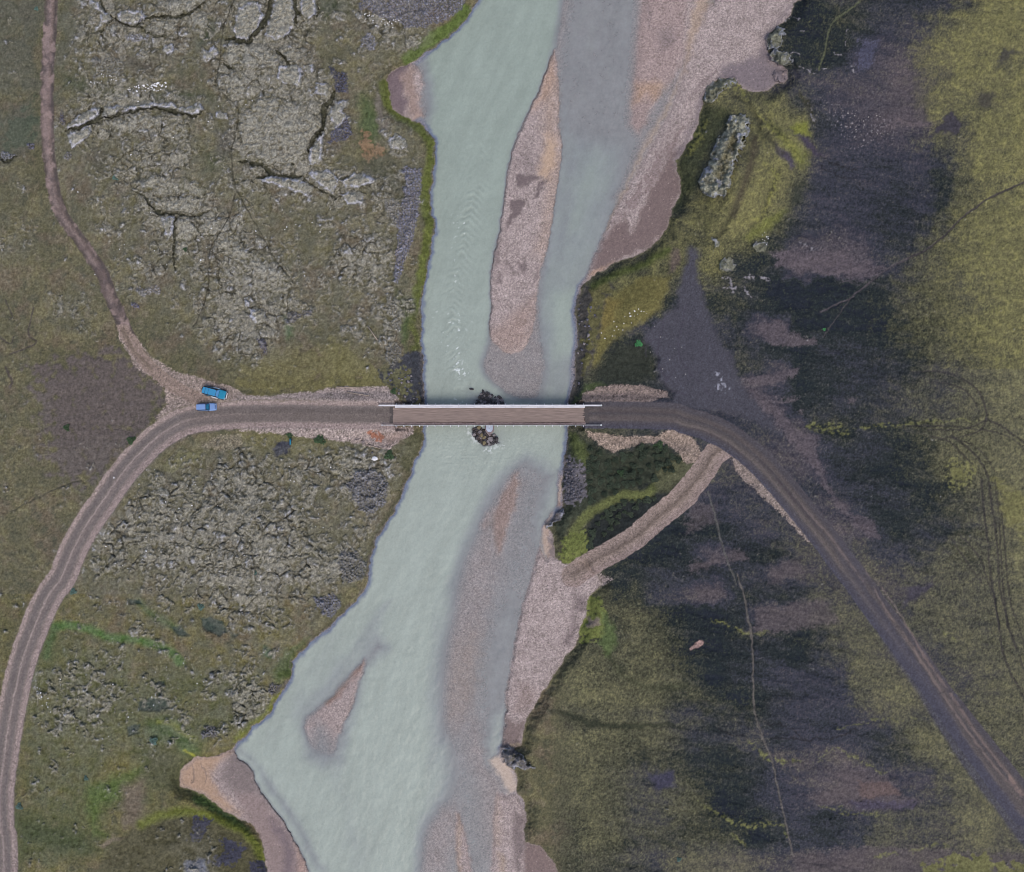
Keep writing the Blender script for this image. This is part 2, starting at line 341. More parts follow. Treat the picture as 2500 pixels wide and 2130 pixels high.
lay(poly("C 700,1090 760,1100 740,1220 640,1280 690,1190", 12), (50, 54, 48), 0.2, 0.8)
# bank between knoll and bridge
lay(poly("E 1680,20 1820,-60 1980,-60 1960,10 1900,150 1760,240 1620,330 1560,450 1490,500 1540,300 1580,130", 9), (98, 93, 50), 0.2)
lay(poly("E 1590,60 1680,90 1640,200 1560,300 1560,150", 8), (110, 98, 48), 0.2, 0.8)
lay(poly("E 1490,-30 1620,-30 1640,30 1590,70 1560,260 1500,490 1440,570 1400,660 1380,690 1405,480 1415,400 1430,330 1420,250 1430,60", 7), (70, 68, 66), 0.35)
lay(patchy(poly("E 1500,-30 1620,-30 1640,30 1590,70 1560,260 1500,490 1440,570", 12), n24, 0.0, 0.4), (84, 82, 50), 0.3)
lay(line("B 1520,1700 1640,1640 1780,1590 1850,1560 1960,1490", 9, 10), (74, 82, 44), 0.3)
lay(poly("E 1640,350 1820,330 1880,430 1880,540 1750,580 1600,590 1500,530 1580,450", 18), (46, 50, 44), 0.25)
lay(poly("E 1400,690 1500,560 1600,590 1540,600 1440,650 1420,690", 6), (62, 72, 46), 0.25)
# scrub slope south of the bridge
lay(poly("E 1360,850 1440,880 1520,950 1640,1000 1850,935 1980,960 2060,1060 1900,1160 1760,1200 1600,1270 1480,1340 1400,1400 1330,1520 1280,1470 1340,1300 1345,1000", 9), (52, 57, 47), 0.35)
lay(poly("E 1370,860 1430,880 1490,1000 1480,1080 1400,1000", 9), (74, 84, 42), 0.3, 0.8)
lay(patchy(poly("E 1350,1000 1480,1060 1480,1250 1420,1300 1340,1290", 12), n9, -0.1, 0.4), (88, 86, 92), 0.2)
lay(poly("E 1490,1480 1500,1370 1700,1260 1900,1230 2072,1090 F 0,1230 60,1200 E 1980,1280 1700,1480 1480,1640 1450,1600", 9), (37, 41, 41), 0.3)
lay(line("H 1250,790 1380,820 1500,870 1700,890 1860,880 1990,880 2060,900", 8, 7, .8, True), (48, 52, 42), 0.2, 0.85)
lay(line("H 1600,450 1700,580 1860,660 2072,640", 7, 10), (58, 62, 46), 0.2, 0.7)
lay(poly("H 1850,1180 2000,1150 2010,1240 1900,1270", 9), (60, 60, 74), 0.2)
lay(patchy(poly("H 1490,100 1560,130 1590,220 1580,330 1540,370 1450,390 1440,300 1480,200", 9), n9, -.5, .1), (96, 104, 48), 0.3)
lay(poly("H 1570,200 1650,300 1660,400 1600,470 1560,380 1580,300", 9), (78, 92, 54), 0.2)
lay(poly("H 1480,230 1560,250 1560,280 1490,300", 4), (118, 104, 92), 0.1)
lay(line("E 2000,1090 1900,1180 1840,1230 1760,1245 1700,1240 1600,1290 1500,1345 1450,1400 1400,1470 1380,1560", 11, 6), (86, 92, 50), 0.25)
lay(line("E 2072,1060 1960,1130 1940,1160", 26, 10), (82, 84, 58), 0.3, 0.9)
lay(patchy(poly("E 1340,1500 1470,1450 1490,1520 1450,1640 1400,1720 1330,1640", 9), n9, -0.5, 0.15), (90, 98, 46), 0.35)
# slope patches, lower right
BR = (80, 74, 77)
for t, o in (("I 480,180 900,140 970,260 700,320 450,320", .8), ("F 280,1590 380,1570 420,1610 200,1660 80,1700 100,1640", .9), ("F 580,1670 700,1620 780,1700 600,1755 I 640,20 560,40", .8), ("I 120,60 280,40 290,110 150,140", .8),
             ("I 850,1130 1250,1180 1350,1290 1460,1330 1300,1380 1000,1360 850,1350 800,1300 1050,1220", .9), ("I 560,1050 850,1090 800,1130 600,1110", .6), ("I 700,1660 1200,1600 1500,1600 1700,1640 2072,1640 2072,1800 700,1800", .8), ("F 100,1300 240,1290 250,1400 60,1480", .6)):
    dark(t, 20, BR, op=o)
dark("I 1080,1220 1250,1215 1350,1290 1100,1315", 10, (94, 77, 75), op=.8)
dark("I 1020,1330 1440,1330 1420,1370 1080,1385", 12, (70, 66, 78))
lay(poly("I 80,420 140,370 170,385 160,400 90,440", 2), (150, 118, 110), 0.1)
YM = (100, 98, 50)
lay(patchy(poly("I 1430,1760 1500,1700 1750,1650 2072,1700 2072,1900 1430,1900", 16), n24b, -0.1, 0.2), (98, 98, 48), 0.3)
GT = (102, 104, 50)
for t, hw in (("I 200,250 280,270 350,300 440,325 560,325", 3.5), ("I 130,1330 210,1380 280,1420 360,1465 470,1480 600,1460 650,1500 665,1550", 5), ("I 330,1530 400,1580 420,1600", 4), ("I 820,1110 900,1050 980,1030 1080,1080 1200,1140 1260,1160", 3), ("I 430,980 540,1060 660,1090 760,1100", 6),
              ("F 770,830 900,835 1000,830", 7), ("F 820,865 1000,868 1080,850 1200,825 1350,825 1500,800 1800,795", 4), ("I 1250,1420 1000,1390 860,1360", 3), ("I 1400,1640 1540,1590 1640,1600", 4), ("I 1560,300 1640,360 1690,400", 3), ("I 960,900 1100,870 1250,850 1470,840", 2), ("I 1170,1660 1330,1640", 4)):
    s, m, _, _ = line(t, hw * .8, 4, 1.3, True); lay((s, m * sm(-.5, .2, n9[s] + n24[s])), GT, 0.3, 0.85)
for t, hw in (("I 540,870 640,880 780,960 900,960 1000,940 1080,900", 2.0), ("I 570,960 660,955 800,970", 2.0), ("I 250,900 330,940 420,950", 2.0), ("C 860,930 960,980 1060,1010 1080,1000", 1.4), ("C 850,980 950,1040 1010,1060 1080,1050", 1.4), ("C 1090,1090 1110,1130", 1.2)):
    lay(line(t, hw, 2, 1.0), (38, 38, 42), 0.1, 0.8)
# moss on the plain at the right margin
lay(patchy(poly("F 1640,1040 1780,1080 1720,1180 1640,1180", 30), n9, -0.3, 0.3), (106, 106, 46), 0.3, 0.8)
lay(patchy(poly("F 1900,1150 2072,1250 2072,1500 1950,1400", 30), stre, -0.3, 0.3), (108, 106, 44), 0.3, 0.7)
lay(poly("I 1380,60 1540,30 1500,90 1350,180", 8), (66, 64, 72), 0.2)
# ------------------------------------------------------------------ west side: greens, muds
lay(patchy(poly("D 200,480 700,380 900,560 990,650 880,860 700,1020 600,1120 450,1180 300,1050 250,800", 50), n24, -0.3, 0.3, .8), (84, 77, 74), 0.2)
lay(patchy(poly("A -50,-100 250,-100 240,900 -50,1000", 40), n70, -0.2, 0.5), (76, 78, 68), 0.2, 0.8)
lay(patchy(poly("A 330,-50 520,-50 530,200 420,300 380,480 340,600 320,300", 30), n70, -0.2, 0.5), (78, 80, 66), 0.2, 0.8)
lay(patchy(poly("A 20,780 220,600 230,760 160,860 40,920", 24), n24, -0.3, 0.3), (66, 74, 62), 0.1, 0.9)
lay(poly("A 380,440 520,490 700,540 860,570 1000,540 1180,540 1290,600 1050,610 800,620 560,560 400,520", 22), (60, 68, 50), 0.2)
lay(poly("A 1170,250 1240,130 1310,120 1300,180 1240,260 1180,300", 14), (56, 64, 50), 0.2)
lay(poly("A 760,340 900,330 950,420 880,460 760,400", 24), (64, 60, 58), 0.2, 0.8)
lay(poly("A 1300,800 1400,750 1400,850 1370,930 1300,940", 16), (62, 60, 60), 0.2, 0.9)
lay(poly("A 1230,920 1340,930 1330,1010 1240,1020", 22), (62, 70, 48), 0.2, 0.9)
lay(poly("A 1850,20 1980,-40 2072,0 2060,80 1900,120", 20), (62, 68, 52), 0.2)
lay(poly("A 520,930 620,870 620,1010 560,1000", 18), (64, 64, 56), 0.2, 0.8)
lay(poly("B 130,560 200,600 260,720 260,800 140,900 130,760", 20), (66, 80, 46), 0.25)
lay(poly("B 225,540 260,560 265,680 300,740 290,800 250,790 230,680", 8), (98, 92, 84), 0.2)
lay(patchy(poly("B 140,780 180,790 190,850 280,870 260,930 190,950 140,930", 10), n9, -0.3, 0.2), (120, 92, 58), 0.2)
lay(poly("B 150,960 260,960 360,1040 420,1100 380,1170 250,1140 150,1020", 24), (64, 66, 48), 0.3)
lay(patchy(poly("D 1600,400 2072,350 2072,560 1900,620 1500,640 1380,560", 30), n24, -0.35, 0.3), (97, 92, 46), 0.3, 0.9)
lay(patchy(poly("E -30,300 200,480 290,560 290,600 -30,600", 16), n24, -0.4, 0.2), (98, 94, 44), 0.3, 0.9)
lay(patchy(poly("D 1440,880 1700,880 1990,920 2072,920 2072,1040 1800,1020 1500,1000", 20), n24, -0.35, 0.3), (97, 93, 46), 0.3, 0.9)
lay(patchy(poly("D 950,1060 1100,990 1200,980 1150,1060 980,1110", 14), n24, -0.35, 0.3), (98, 96, 44), 0.3, 0.9)
lay(poly("D 1690,150 1740,230 1740,310 1700,310", 10), (62, 88, 62), 0.2, 0.8)
lay(poly("E 340,20 440,100 430,250 400,380 370,300 380,200", 12), (66, 78, 46), 0.25)
# green bank strip
BG = (76, 92, 40)
lay(line("B 760,70 700,150 620,200 540,250 470,310 420,350", 17, 7), BG, 0.35)
lay(line("B 270,500 290,600 340,680 420,720 500,780 550,850 555,950 535,1050 520,1130 520,1240 545,1340 530,1440 510,1560 490,1700 E 470,20 465,120", 12, 6), (84, 92, 38), 0.4)
lay(line("E 465,150 440,200 470,330 450,370", 8, 7), (80, 88, 40), 0.35, 0.8)
lay(patchy(poly("E 250,480 440,390 505,400 515,700 480,700 360,680 320,640 270,540", 12), n24, -0.4, 0.2), (56, 58, 64), 0.4)
lay(patchy(poly("E 260,500 420,480 440,640 350,660 300,600", 14), n9, -0.1, 0.3), (84, 84, 50), 0.3, 0.9)
lay(poly("E 390,860 510,880 500,930 450,1050 440,1110 380,1100 340,1000", 9), (78, 78, 50), 0.35)
lay(line("E 440,1110 410,1180 370,1260 330,1340 290,1390 240,1470 210,1560", 10, 8), (70, 70, 48), 0.4)
lay(line("G 2040,220 1950,300 1850,380 1770,450", 8, 7), (74, 72, 46), 0.35)
lay(poly("G 1850,350 1750,450 1740,580 1640,640 1620,560 1700,430", 10), (66, 78, 44), 0.3)
lay(line("G 1650,720 1580,810 1480,880 1420,960", 13, 8), (94, 98, 42), 0.4)
lay(poly("G 1560,410 1640,440 1600,480 1570,470", 8), (60, 82, 62), 0.2)
# lower left meadow
lay(patchy(poly("G 150,300 700,420 1100,560 1600,520 1560,800 1300,1040 1000,1300 300,1755 110,1700 140,1000", 60), n70b, -0.3, 0.5), (72, 80, 50), 0.25, 0.6)
lay(line("G 330,290 450,290 560,320 650,360 780,365 900,395 1010,440 1070,500", 10, 8), (68, 94, 48), 0.3)
lay(line("G 830,150 900,220 1000,270 1080,330", 8, 10), (66, 84, 52), 0.3, 0.8)
lay(line("G 330,300 290,400 280,470", 9, 10), (62, 80, 48), 0.3, 0.9)
lay(poly("G 870,860 1000,830 1080,880 1150,960 1190,1040 1100,1060 1000,960 900,990", 16), (66, 82, 48), 0.35)
lay(line("G 940,860 1020,870 1080,920 1160,960", 6, 6), (100, 106, 50), 0.3, 0.9)
lay(line("G 1100,1030 1160,1065", 3, 3), (124, 128, 48), 0.2)
lay(poly("G 520,1240 680,1170 830,1130 880,1050 900,1100 720,1250 720,1320 600,1360 560,1480 640,1540 560,1540 520,1380", 18), (72, 88, 44), 0.35)
lay(poly("G 640,1080 760,1060 830,1110 740,1170 560,1210", 20), (98, 92, 46), 0.3, 0.8)
lay(poly("G 90,1420 450,1500 540,1560 600,1640 400,1660 200,1600 110,1700", 30), (62, 70, 46), 0.3)
lay(poly("G 880,1020 1100,1060 1080,1200 1150,1290 900,1240 850,1120", 20), (72, 74, 52), 0.3)
lay(poly("G 740,1240 860,1200 860,1380 800,1500 740,1480 720,1340", 18), (98, 88, 76), 0.25, 0.9)
lay(line("G 610,1600 680,1560 800,1560", 5, 5), (112, 102, 88), 0.2, 0.9)
lay(poly("G 560,1760 700,1560 840,1480 1000,1430 1200,1410 1400,1480 1540,1620 1600,1800 560,1800", 12), (72, 70, 50), 0.35)
lay(line("G 840,1470 950,1420 1100,1395 1250,1420 1400,1480 1510,1570 1560,1680 1580,1760", 11, 9), (90, 96, 42), 0.35)
lay(poly("G 1160,1270 1300,1360 1400,1430 1480,1500 1440,1490 1300,1410 1150,1330", 9), (66, 82, 46), 0.35)
for t in ("G 1150,1420 1260,1440 1200,1550 1130,1580", "G 1320,1550 1470,1600 1380,1720 1250,1700 1330,1640", "G 1480,1700 1575,1680 1590,1790 1480,1760"):
    lay(patchy(poly(t, 9), n9, -0.3, 0.2), (54, 55, 66), 0.3)
lay(poly("G 1100,1700 1220,1670 1240,1790 1100,1790", 6), (96, 100, 112), 0.4)
POND = (43, 58, 56)
PONDS = ["G 820,740 900,712 1000,715 1010,770 940,805 830,790", "G 755,890 830,872 822,930 765,942", "G 930,620 970,620 960,705 930,690", "G 1190,240 1260,235 1320,270 1360,320 1300,350 1210,310", "G 1380,325 1420,340 1400,362", "G 1010,290 1080,292 1130,350 1060,340", "G 750,125 830,130 845,160 780,152"]
for t in PONDS:
    s, m = poly(t, 4, 0.6); Z[s] -= 0.35 * m
    lay((s, m), POND, 0.1, 0.9, 0.1)
lay(poly("D 1640,920 1725,915 1735,950 1700,1000 1640,1010 1625,970", 4), (50, 53, 66), 0.5)
lay(poly("D 1720,905 1732,905 1732,940 1722,940", 2), (50, 53, 60), 0.1)

# ------------------------------------------------------------------ lava: cauliflower lumps of pale lichen and moss
vf1, vf2, vid = voronoi(WX, WY, 13, 5)
wf1, wf2, wid = voronoi(X + 5 * n24, Y + 5 * n24b, 31, 9)
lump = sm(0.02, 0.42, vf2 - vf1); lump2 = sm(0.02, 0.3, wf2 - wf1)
RL = raster("1101463377837887355775 1101567776448786335663 1101456575358885225552 1102343353468874123211 1101355421187877422100 1101466666346668721000 1105566665346777721320 1104345665246778511430 2103325665236577321240 1202235665345676775450 1112233577633334543540 2211233467765322333530 4311123465567532366420 2111112354467742466410 1111213434566753344320 1114411122467765323361 1111210112477632233500 1100000011257521112400 1100000000111111111100 1110000000000000000000 1110000000000000000000 1110000000000000000000 1111111112244323455310 1111111233377545577400 1111112455567445365300 1111124676688664333100 1111146677778765344000 1111145567788776663000 1111244445778767640000 1111233333567655300000 1111222332245432100000 1111222322223333210000 1111333222223332200000 1134433332364310000000 1134433331335530000000 0134432233236632000000 0133332333223300000000 0122222221000000000000 0122221110000000000000 0122111110000000000000 0111111111000000000000 0111111112200000000000 0122111112300000000000".split(), 0) / 9 * sm(1080, 1040, X) * sm(4, 16, DCH)
soft_lv = RL
crk = sm(-0.45, 0.25, n24b + 0.3 * n70)
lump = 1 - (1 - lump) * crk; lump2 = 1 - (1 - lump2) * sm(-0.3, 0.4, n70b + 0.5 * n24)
LV = sm(-.14, .14, RL * 1.12 - (.5 * wid + .35 * vid) - .12 + .16 * n9 + .12 * n24) * sm(4, 16, DCH)
lay((full, np.clip(RL * 1.15, 0, 1) * sm(-0.9, 0.3, n24 + 0.4 * n9) * 0.92), (107, 106, 97), 0.2)
lav_col = lin(118, 116, 106) * (0.86 + 0.28 * vid[..., None]) * (1 + 0.16 * n9 + 0.14 * n5 + 0.09 * wn)[..., None]
bl = sm(0.2, 0.8, n24 + 0.5 * n9 - 0.12 + 0.25 * n70b)[..., None]
lav_col = lav_col * (1 - bl) + bl * lin(137, 138, 143) * (1 + 0.2 * n9 + 0.16 * n5 + .08 * wn)[..., None]
rise = lump * (0.45 + 0.55 * lump2)
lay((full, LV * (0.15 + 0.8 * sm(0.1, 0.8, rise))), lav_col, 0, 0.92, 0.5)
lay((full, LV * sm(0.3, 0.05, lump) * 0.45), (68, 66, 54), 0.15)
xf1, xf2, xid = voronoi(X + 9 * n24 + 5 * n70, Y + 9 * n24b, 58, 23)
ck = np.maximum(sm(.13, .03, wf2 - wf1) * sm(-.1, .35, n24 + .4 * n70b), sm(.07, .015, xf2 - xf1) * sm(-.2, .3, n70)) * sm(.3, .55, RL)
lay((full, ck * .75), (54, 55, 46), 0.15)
Z -= .35 * ck
Z += LV * (0.50 * lump + 0.50 * lump2) * (0.7 + 0.5 * n24) + 0.10 * soft_lv
# rough moss tussocks everywhere on the west side, finer on the east
tf1, tf2, tid = voronoi(WX, WY, 8.0, 31)
Z += sm(4, 14, DCH) * (1 - LV) * np.where(X < 1300, 0.16, 0.09) * sm(0.0, 0.6, 1 - tf1) + 0.04 * n5 * (DCH > 2)

# bluish rubble fields
RUB = [("B 390,1000 500,1000 500,1100 490,1200 470,1330 450,1430 400,1560 360,1700 330,1640 350,1450 340,1300 400,1150", (98, 100, 115)), ("B 330,1180 400,1230 350,1330 290,1300 270,1200", (112, 112, 112)), ("B 100,-60 800,-60 740,60 640,130 520,170 400,160 250,100 130,60", (96, 97, 108)),
       ("B 120,230 200,200 240,260 200,310 120,290", (104, 106, 116)), ("A 1960,400 2072,440 2072,560 2000,540", (66, 68, 86)), ("A 2000,740 2072,700 2100,800 2000,860 1940,850", (72, 74, 92)), ("B 0,420 50,450 40,540 0,560", (72, 74, 90)),
       ("A 370,660 350,700 370,780 390,780 385,700", (76, 76, 90)), ("A 160,850 210,850 210,900 165,900", (84, 84, 100)), ("A 0,900 60,905 105,930 60,955 0,960", (104, 106, 116)), ("A 385,910 430,910 425,965 390,970", (100, 100, 104)), ("D 1540,310 1590,320 1590,400 1555,410", (78, 78, 92)),
       ("D 1705,160 1860,130 1860,170 1720,210", (92, 92, 98)), ("G 1860,130 1990,90 2040,160 1960,260 1880,200", (92, 94, 106)), ("G 1600,640 1690,630 1660,700 1600,700", (80, 80, 88)), ("G 1200,880 1280,880 1300,960 1220,960", (92, 92, 98)), ("E 80,1100 200,1080 300,1150 290,1290 200,1370 120,1330 60,1200", (96, 97, 104)),
       ("E 280,40 350,100 380,200 375,280 330,260 280,130", (112, 112, 108)), ("E 270,370 380,340 380,430 300,480", (98, 98, 96)), ("E 0,1560 120,1580 180,1660 150,1755 0,1755", (96, 97, 100)), ("E 1340,1000 1400,1100 1470,1200 1440,1280 1350,1280", (80, 80, 88)),
       ("A 560,330 760,370 720,460 560,470", (104, 104, 100)), ("A 740,205 890,200 880,260 760,250", (116, 118, 126)), ("D 790,100 835,105 830,140 795,135", (84, 86, 108)), ("A 780,1700 950,1710 960,1755 790,1755", (112, 112, 116))]
rf1, rf2, rid = voronoi(X + 2 * n9, Y + 2 * n5, 6.5, 77)
rl = sm(0.03, 0.4, rf2 - rf1)
for t, c in RUB:
    s, m = poly(t, 9); m = m * sm(2, 8, DCH[s]); m = sm(-0.1, 0.3, m - 0.5 + 0.4 * n24[s])
    lay((s, m * (0.35 + 0.65 * rl[s])), lin(*c) * (0.85 + 0.85 * rid[s] ** 2)[..., None], 0, 0.95, 0.5)
    Z[s] += m * 0.55 * rl[s] * (0.4 + rid[s])

# open cracks in the lava crust
for t, hw, dp in (("A 680,110 640,150 590,190 540,195", 2.2, .8), ("A 680,110 630,70 600,20 610,-20", 2.5, .8), ("A 680,105 720,138 800,157 860,112 970,103 1080,95 1150,70 1230,10", 3.2, 1.1), ("A 1605,-20 1592,90 1555,165 1500,215 1480,250 1400,240 1340,240", 6, 1.7), ("A 1750,-20 1768,90 1755,140", 5, 1.5), ("A 1880,0 1890,100", 3, .9),
                  ("A 385,785 480,752 600,705 700,683 800,657 950,647 1080,672 1150,690 1200,665", 4.2, 1.3), ("A 600,640 597,700", 2.5, 1.0), ("A 1990,530 1970,600 1922,655 1932,720 1905,780 1860,830 1838,910", 6.0, 2.0), ("A 1420,960 1560,992 1620,1035 1700,1050 1800,1052", 5, 1.3), ("A 1800,1052 1860,1105 1960,1160 2010,1180", 2.2, .9), ("A 1530,1060 1590,1040", 3.5, 1.0), ("A 790,1140 870,1170 900,1230 960,1270 1060,1275 1150,1300 1250,1240", 2.6, 1.0),
                  ("A 1050,1290 1040,1400 1035,1500 1045,1620", 2.6, 1.0), ("A 1640,302 1690,340 1722,390", 4, 1.2), ("A 1330,380 1400,412", 4, 1.1), ("A 2030,1070 2072,1040", 3, 1.0), ("A 1150,1320 1200,1400 1280,1410", 1.6, .5), ("A 1730,970 1735,1020", 1.8, .8), ("A 0,930 30,962 100,930", 3, 1.0), ("A 1870,480 1950,520", 2, .8), ("A 820,150 900,205 1000,215", 2, .7)):
    s, m, off, _ = line(t, hw * 1.25, 1.6, 0.8, True)
    m = m * sm(hw * 1.15, hw * .55, np.abs(off) + hw * (.55 * n24b[s] + .3 * n9[s]))
    Z[s] -= dp * .8 * m
    lay((s, m), (58, 61, 50), 0.2, 0.85, 0.2)

# lava slabs and crags: raised plates, each a thing of its own
SLABS = [
 ("A 700,80 770,60 850,68 872,100 842,132 770,147 712,125", "rounded pale lava slab enclosed by dark cracks at the top of the lava field"), ("A 880,65 960,53 992,75 972,95 890,103", "small narrow lava slab between the rounded slab and the big smooth plate at the frame top"),
 ("A 1000,-30 1230,-30 1150,58 1080,85 1000,75 985,40", "big smooth pale lava plate cut off by the top edge of the photo"), ("A 1390,170 1412,60 1470,20 1540,15 1572,85 1545,160 1495,205 1478,240 1400,230", "pale lava block left of the widest dark crack at the top edge"),
 ("A 1640,-30 1735,-30 1752,100 1735,200 1640,240 1575,222 1605,100", "tall lumpy lava block standing between two parallel dark cracks"), ("A 1795,-20 1875,-10 1885,80 1840,112 1785,85", "lava block right of the second parallel crack at the top edge"),
 ("A 400,742 500,672 592,642 590,692 480,740 400,775", "tilted lava slab nearest the dirt track, above the long curved crack"), ("A 612,642 680,625 735,640 690,678 606,700", "short lava slab just right of the notch along the long curved crack"),
 ("A 740,640 900,615 1030,618 1060,648 940,640 800,650 720,678", "long thin lava ridge following the upper edge of the curved crack"), ("A 1062,642 1200,620 1212,652 1140,682 1085,665", "bluish bare lava slab at the right end of the long curved crack"),
 ("A 400,800 540,740 542,800 470,862 430,885", "separate lava block at the left end below the long curved crack"), ("A 560,745 720,695 900,668 1000,682 965,762 850,792 700,785", "broad flat lava plate below the middle of the long curved crack"),
 ("A 825,152 940,115 1005,112 1060,180 960,205 885,195", "lava plate under the rounded slabs, beside the small grey rubble patch"), ("A 1950,680 2000,605 2072,600 B 30,660 55,700 20,745 A 2000,760", "pale topped lava block ringed by bluish rubble, right of the deep black crack"),
 ("A 1840,1032 1960,1010 2022,1070 1980,1150 1900,1100", "oblong pale lava slab in the row that runs down to the river bank"), ("A 1550,1062 1640,1042 1780,1070 1862,1120 1830,1170 1700,1120 1590,1092", "lava slab lying along the lower side of the mossy trench"),
 ("B 18,1080 100,1022 200,1050 218,1080 130,1120 50,1112", "lumpy whitish lava block nearest the bank at the end of the slab row"), ("B 18,1162 90,1130 160,1160 150,1210 60,1222", "pale lava block under the lumpy whitish one at the end of the slab row"),
 ("A 960,1292 1040,1290 1035,1380 1000,1430 968,1350", "small upright lava block left of the straight vertical crack"), ("A 1055,1295 1150,1305 1195,1385 1130,1450 1060,1580 1046,1450", "long lava plate right of the straight vertical crack"),
 ("B 298,840 340,798 400,830 412,870 370,902 310,872", "lone pale boulder outcrop on green turf near the left bank"), ("A 590,50 650,82 662,112 600,160 568,186 600,112", "wedge shaped lava block at the fork of the topmost cracks"),
 ("A 520,0 588,20 600,68 552,52", "small lava knob at the top edge left of the fork of cracks"), ("A 905,1200 960,1172 1200,1182 1160,1285 950,1248", "wide flat lava plate with its front edge over the zigzag crack"),
 ("A 1660,400 1760,385 1810,430 1780,520 1700,500 1650,470", "round cauliflower shaped lava lump left of the deep black crack"), ("A 1800,395 1860,385 1870,430 1820,440", "little grey lava knob above the round cauliflower lump"), ("A 1880,490 1950,510 1940,570 1880,560", "dark bluish lava knob at the head of the deep black crack"),
 ("A 1850,870 1930,790 1910,960 1840,985", "long rough lava block along the lower right side of the deep black crack"), ("A 1290,675 1350,672 1360,705 1310,718 1285,700", "small bluish boulder beside the faint footpath"), ("A 970,280 1030,262 1045,300 1000,325 965,305", "rounded grey boulder on the brown moss hollow"), ("A 1200,310 1280,280 1300,320 1260,355 1210,345", "bluish grey boulder just left of the footpath near the top"),
 ("A 1420,700 1500,620 1560,560 1720,600 1880,690 1915,740 1840,900 1740,1010 1600,985 1430,880", "largest flat lava plate, bounded by the deep black crack and the mossy trench"), ("A 780,1090 900,1040 1100,1060 1240,1130 1200,1168 960,1162 880,1140", "lava plate just above the wide flat plate with the zigzag crack"),
 ("A 1340,260 1480,255 1560,265 1640,315 1700,400 1640,440 1500,400 1400,420 1330,375", "cracked lava plate right of the footpath below the widest crack"), ("A 1330,440 1420,430 1500,470 1480,560 1380,590 1320,520", "knobbly lava plate right of the footpath, below the cracked plate"), ("A 1650,290 1760,262 1800,330 1760,380 1695,350", "small lava plate above the round cauliflower lump"),
 ("A 1270,1400 1400,1420 1500,1500 1640,1560 1740,1690 1640,1700 1500,1620 1380,1540 1280,1480", "long smooth lava plate crossed by the diagonal footpath"), ("A 1150,1310 1290,1290 1400,1320 1340,1400 1220,1400", "smooth lava plate right of the long plate by the straight crack"), ("A 1090,105 1170,62 1250,90 1240,190 1140,200", "lava plate between the big smooth plate and the footpath at the top"), ("A 630,135 700,128 800,168 720,200 620,212 560,197", "flat lava plate below the wedge shaped block at the topmost cracks"),
 ("D 1490,130 1580,160 1590,210 1530,220 1495,180", "pale lava outcrop with a sharp edge above the dark rubble patch"), ("D 1460,85 1490,90 1485,122 1462,118", "small bluish boulder above the pale sharp edged outcrop"),
]
SLH = {}
for k, (t, lab) in enumerate(SLABS):
    s, dd = sdf(P(t), 14, 0.75)
    m = sm(2.2, -2.2, dd); dome = sm(0, -16, dd)
    flat = .4 if 'plate' in lab else 1.0
    dd = dd + (2.5 * n24[s] + 1.5 * n9[s]) * (1.6 - flat); m = sm(2.5, -2.5, dd)
    Z[s] += m * flat * (0.75 + 0.55 * dome) + m * (0.10 * lump[s] + .12 * n24[s])
    cc = lin(128, 127, 118) * (1 + .14 * n24[s] + .12 * n9[s] + .10 * n5[s] + .05 * wn[s] + .1 * n70[s])[..., None]
    m = m if flat > .9 else m * sm(0, -14, dd) * sm(-.9, .1, n24[s] + .5 * n9[s]) * .8
    lay((s, m * (0.75 + 0.25 * sm(0.0, 0.3, lump[s]))), cc, 0.0, 0.95, 0.5)
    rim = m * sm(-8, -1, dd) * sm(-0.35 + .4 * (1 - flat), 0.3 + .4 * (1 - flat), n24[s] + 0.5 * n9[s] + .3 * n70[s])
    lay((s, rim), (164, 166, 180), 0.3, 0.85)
    CLS[s] = np.where(dd < 0.5, 10 + k, CLS[s])
# crags on the east bank
CRAGS = [("C 328,690 410,678 442,720 430,800 380,900 342,980 335,1080 300,1150 230,1190 160,1150 138,1080 160,1010 198,1000 200,930 250,830 292,770", 2.6, "long pale lichen covered crag on the yellow mossy knoll", 1.0),
         ("C 532,240 560,190 620,155 650,190 640,240 600,300 560,302 535,280", 1.6, "round mossy rock mound with pale rim at the sand edge, upper of the pair", .5), ("C 560,320 600,300 680,320 680,380 620,390 575,365", 1.5, "round mossy rock mound with pale rim, lower of the pair at the sand edge", .5),
         ("C 570,450 600,425 650,430 640,480 600,492", .9, "wet flat rock half sunk in the grey sand below the mounds", .3), ("C 165,590 170,530 250,470 350,462 355,490 280,540 230,610 180,610", 1.0, "mossy rock head at the tip of the knoll beside the gravel plain", .35),
         ("H 970,1020 1040,1010 1110,1060 1155,1130 1110,1150 1040,1140 1000,1115 980,1060", 1.5, "dark bare rock outcrop jutting into the shallow river", .2), ("E 1240,1430 1290,1370 1335,1320 1345,1340 1300,1400 1285,1440 1255,1450", .9, "narrow dark rock rib on the right bank beside beige sand", .3),
         ("C 270,1540 320,1530 348,1590 300,1612 260,1600", 1.0, "pale ledge rock at the top of the dark slope beside the gravel lot", .6), ("C 215,1425 245,1425 265,1455 235,1470", .7, "small bluish rock on bare soil above the gravel lot", .9), ("C 465,1460 500,1440 540,1460 520,1495 475,1490", .8, "mossy boulder with white stones around it on the knoll edge", .4)]
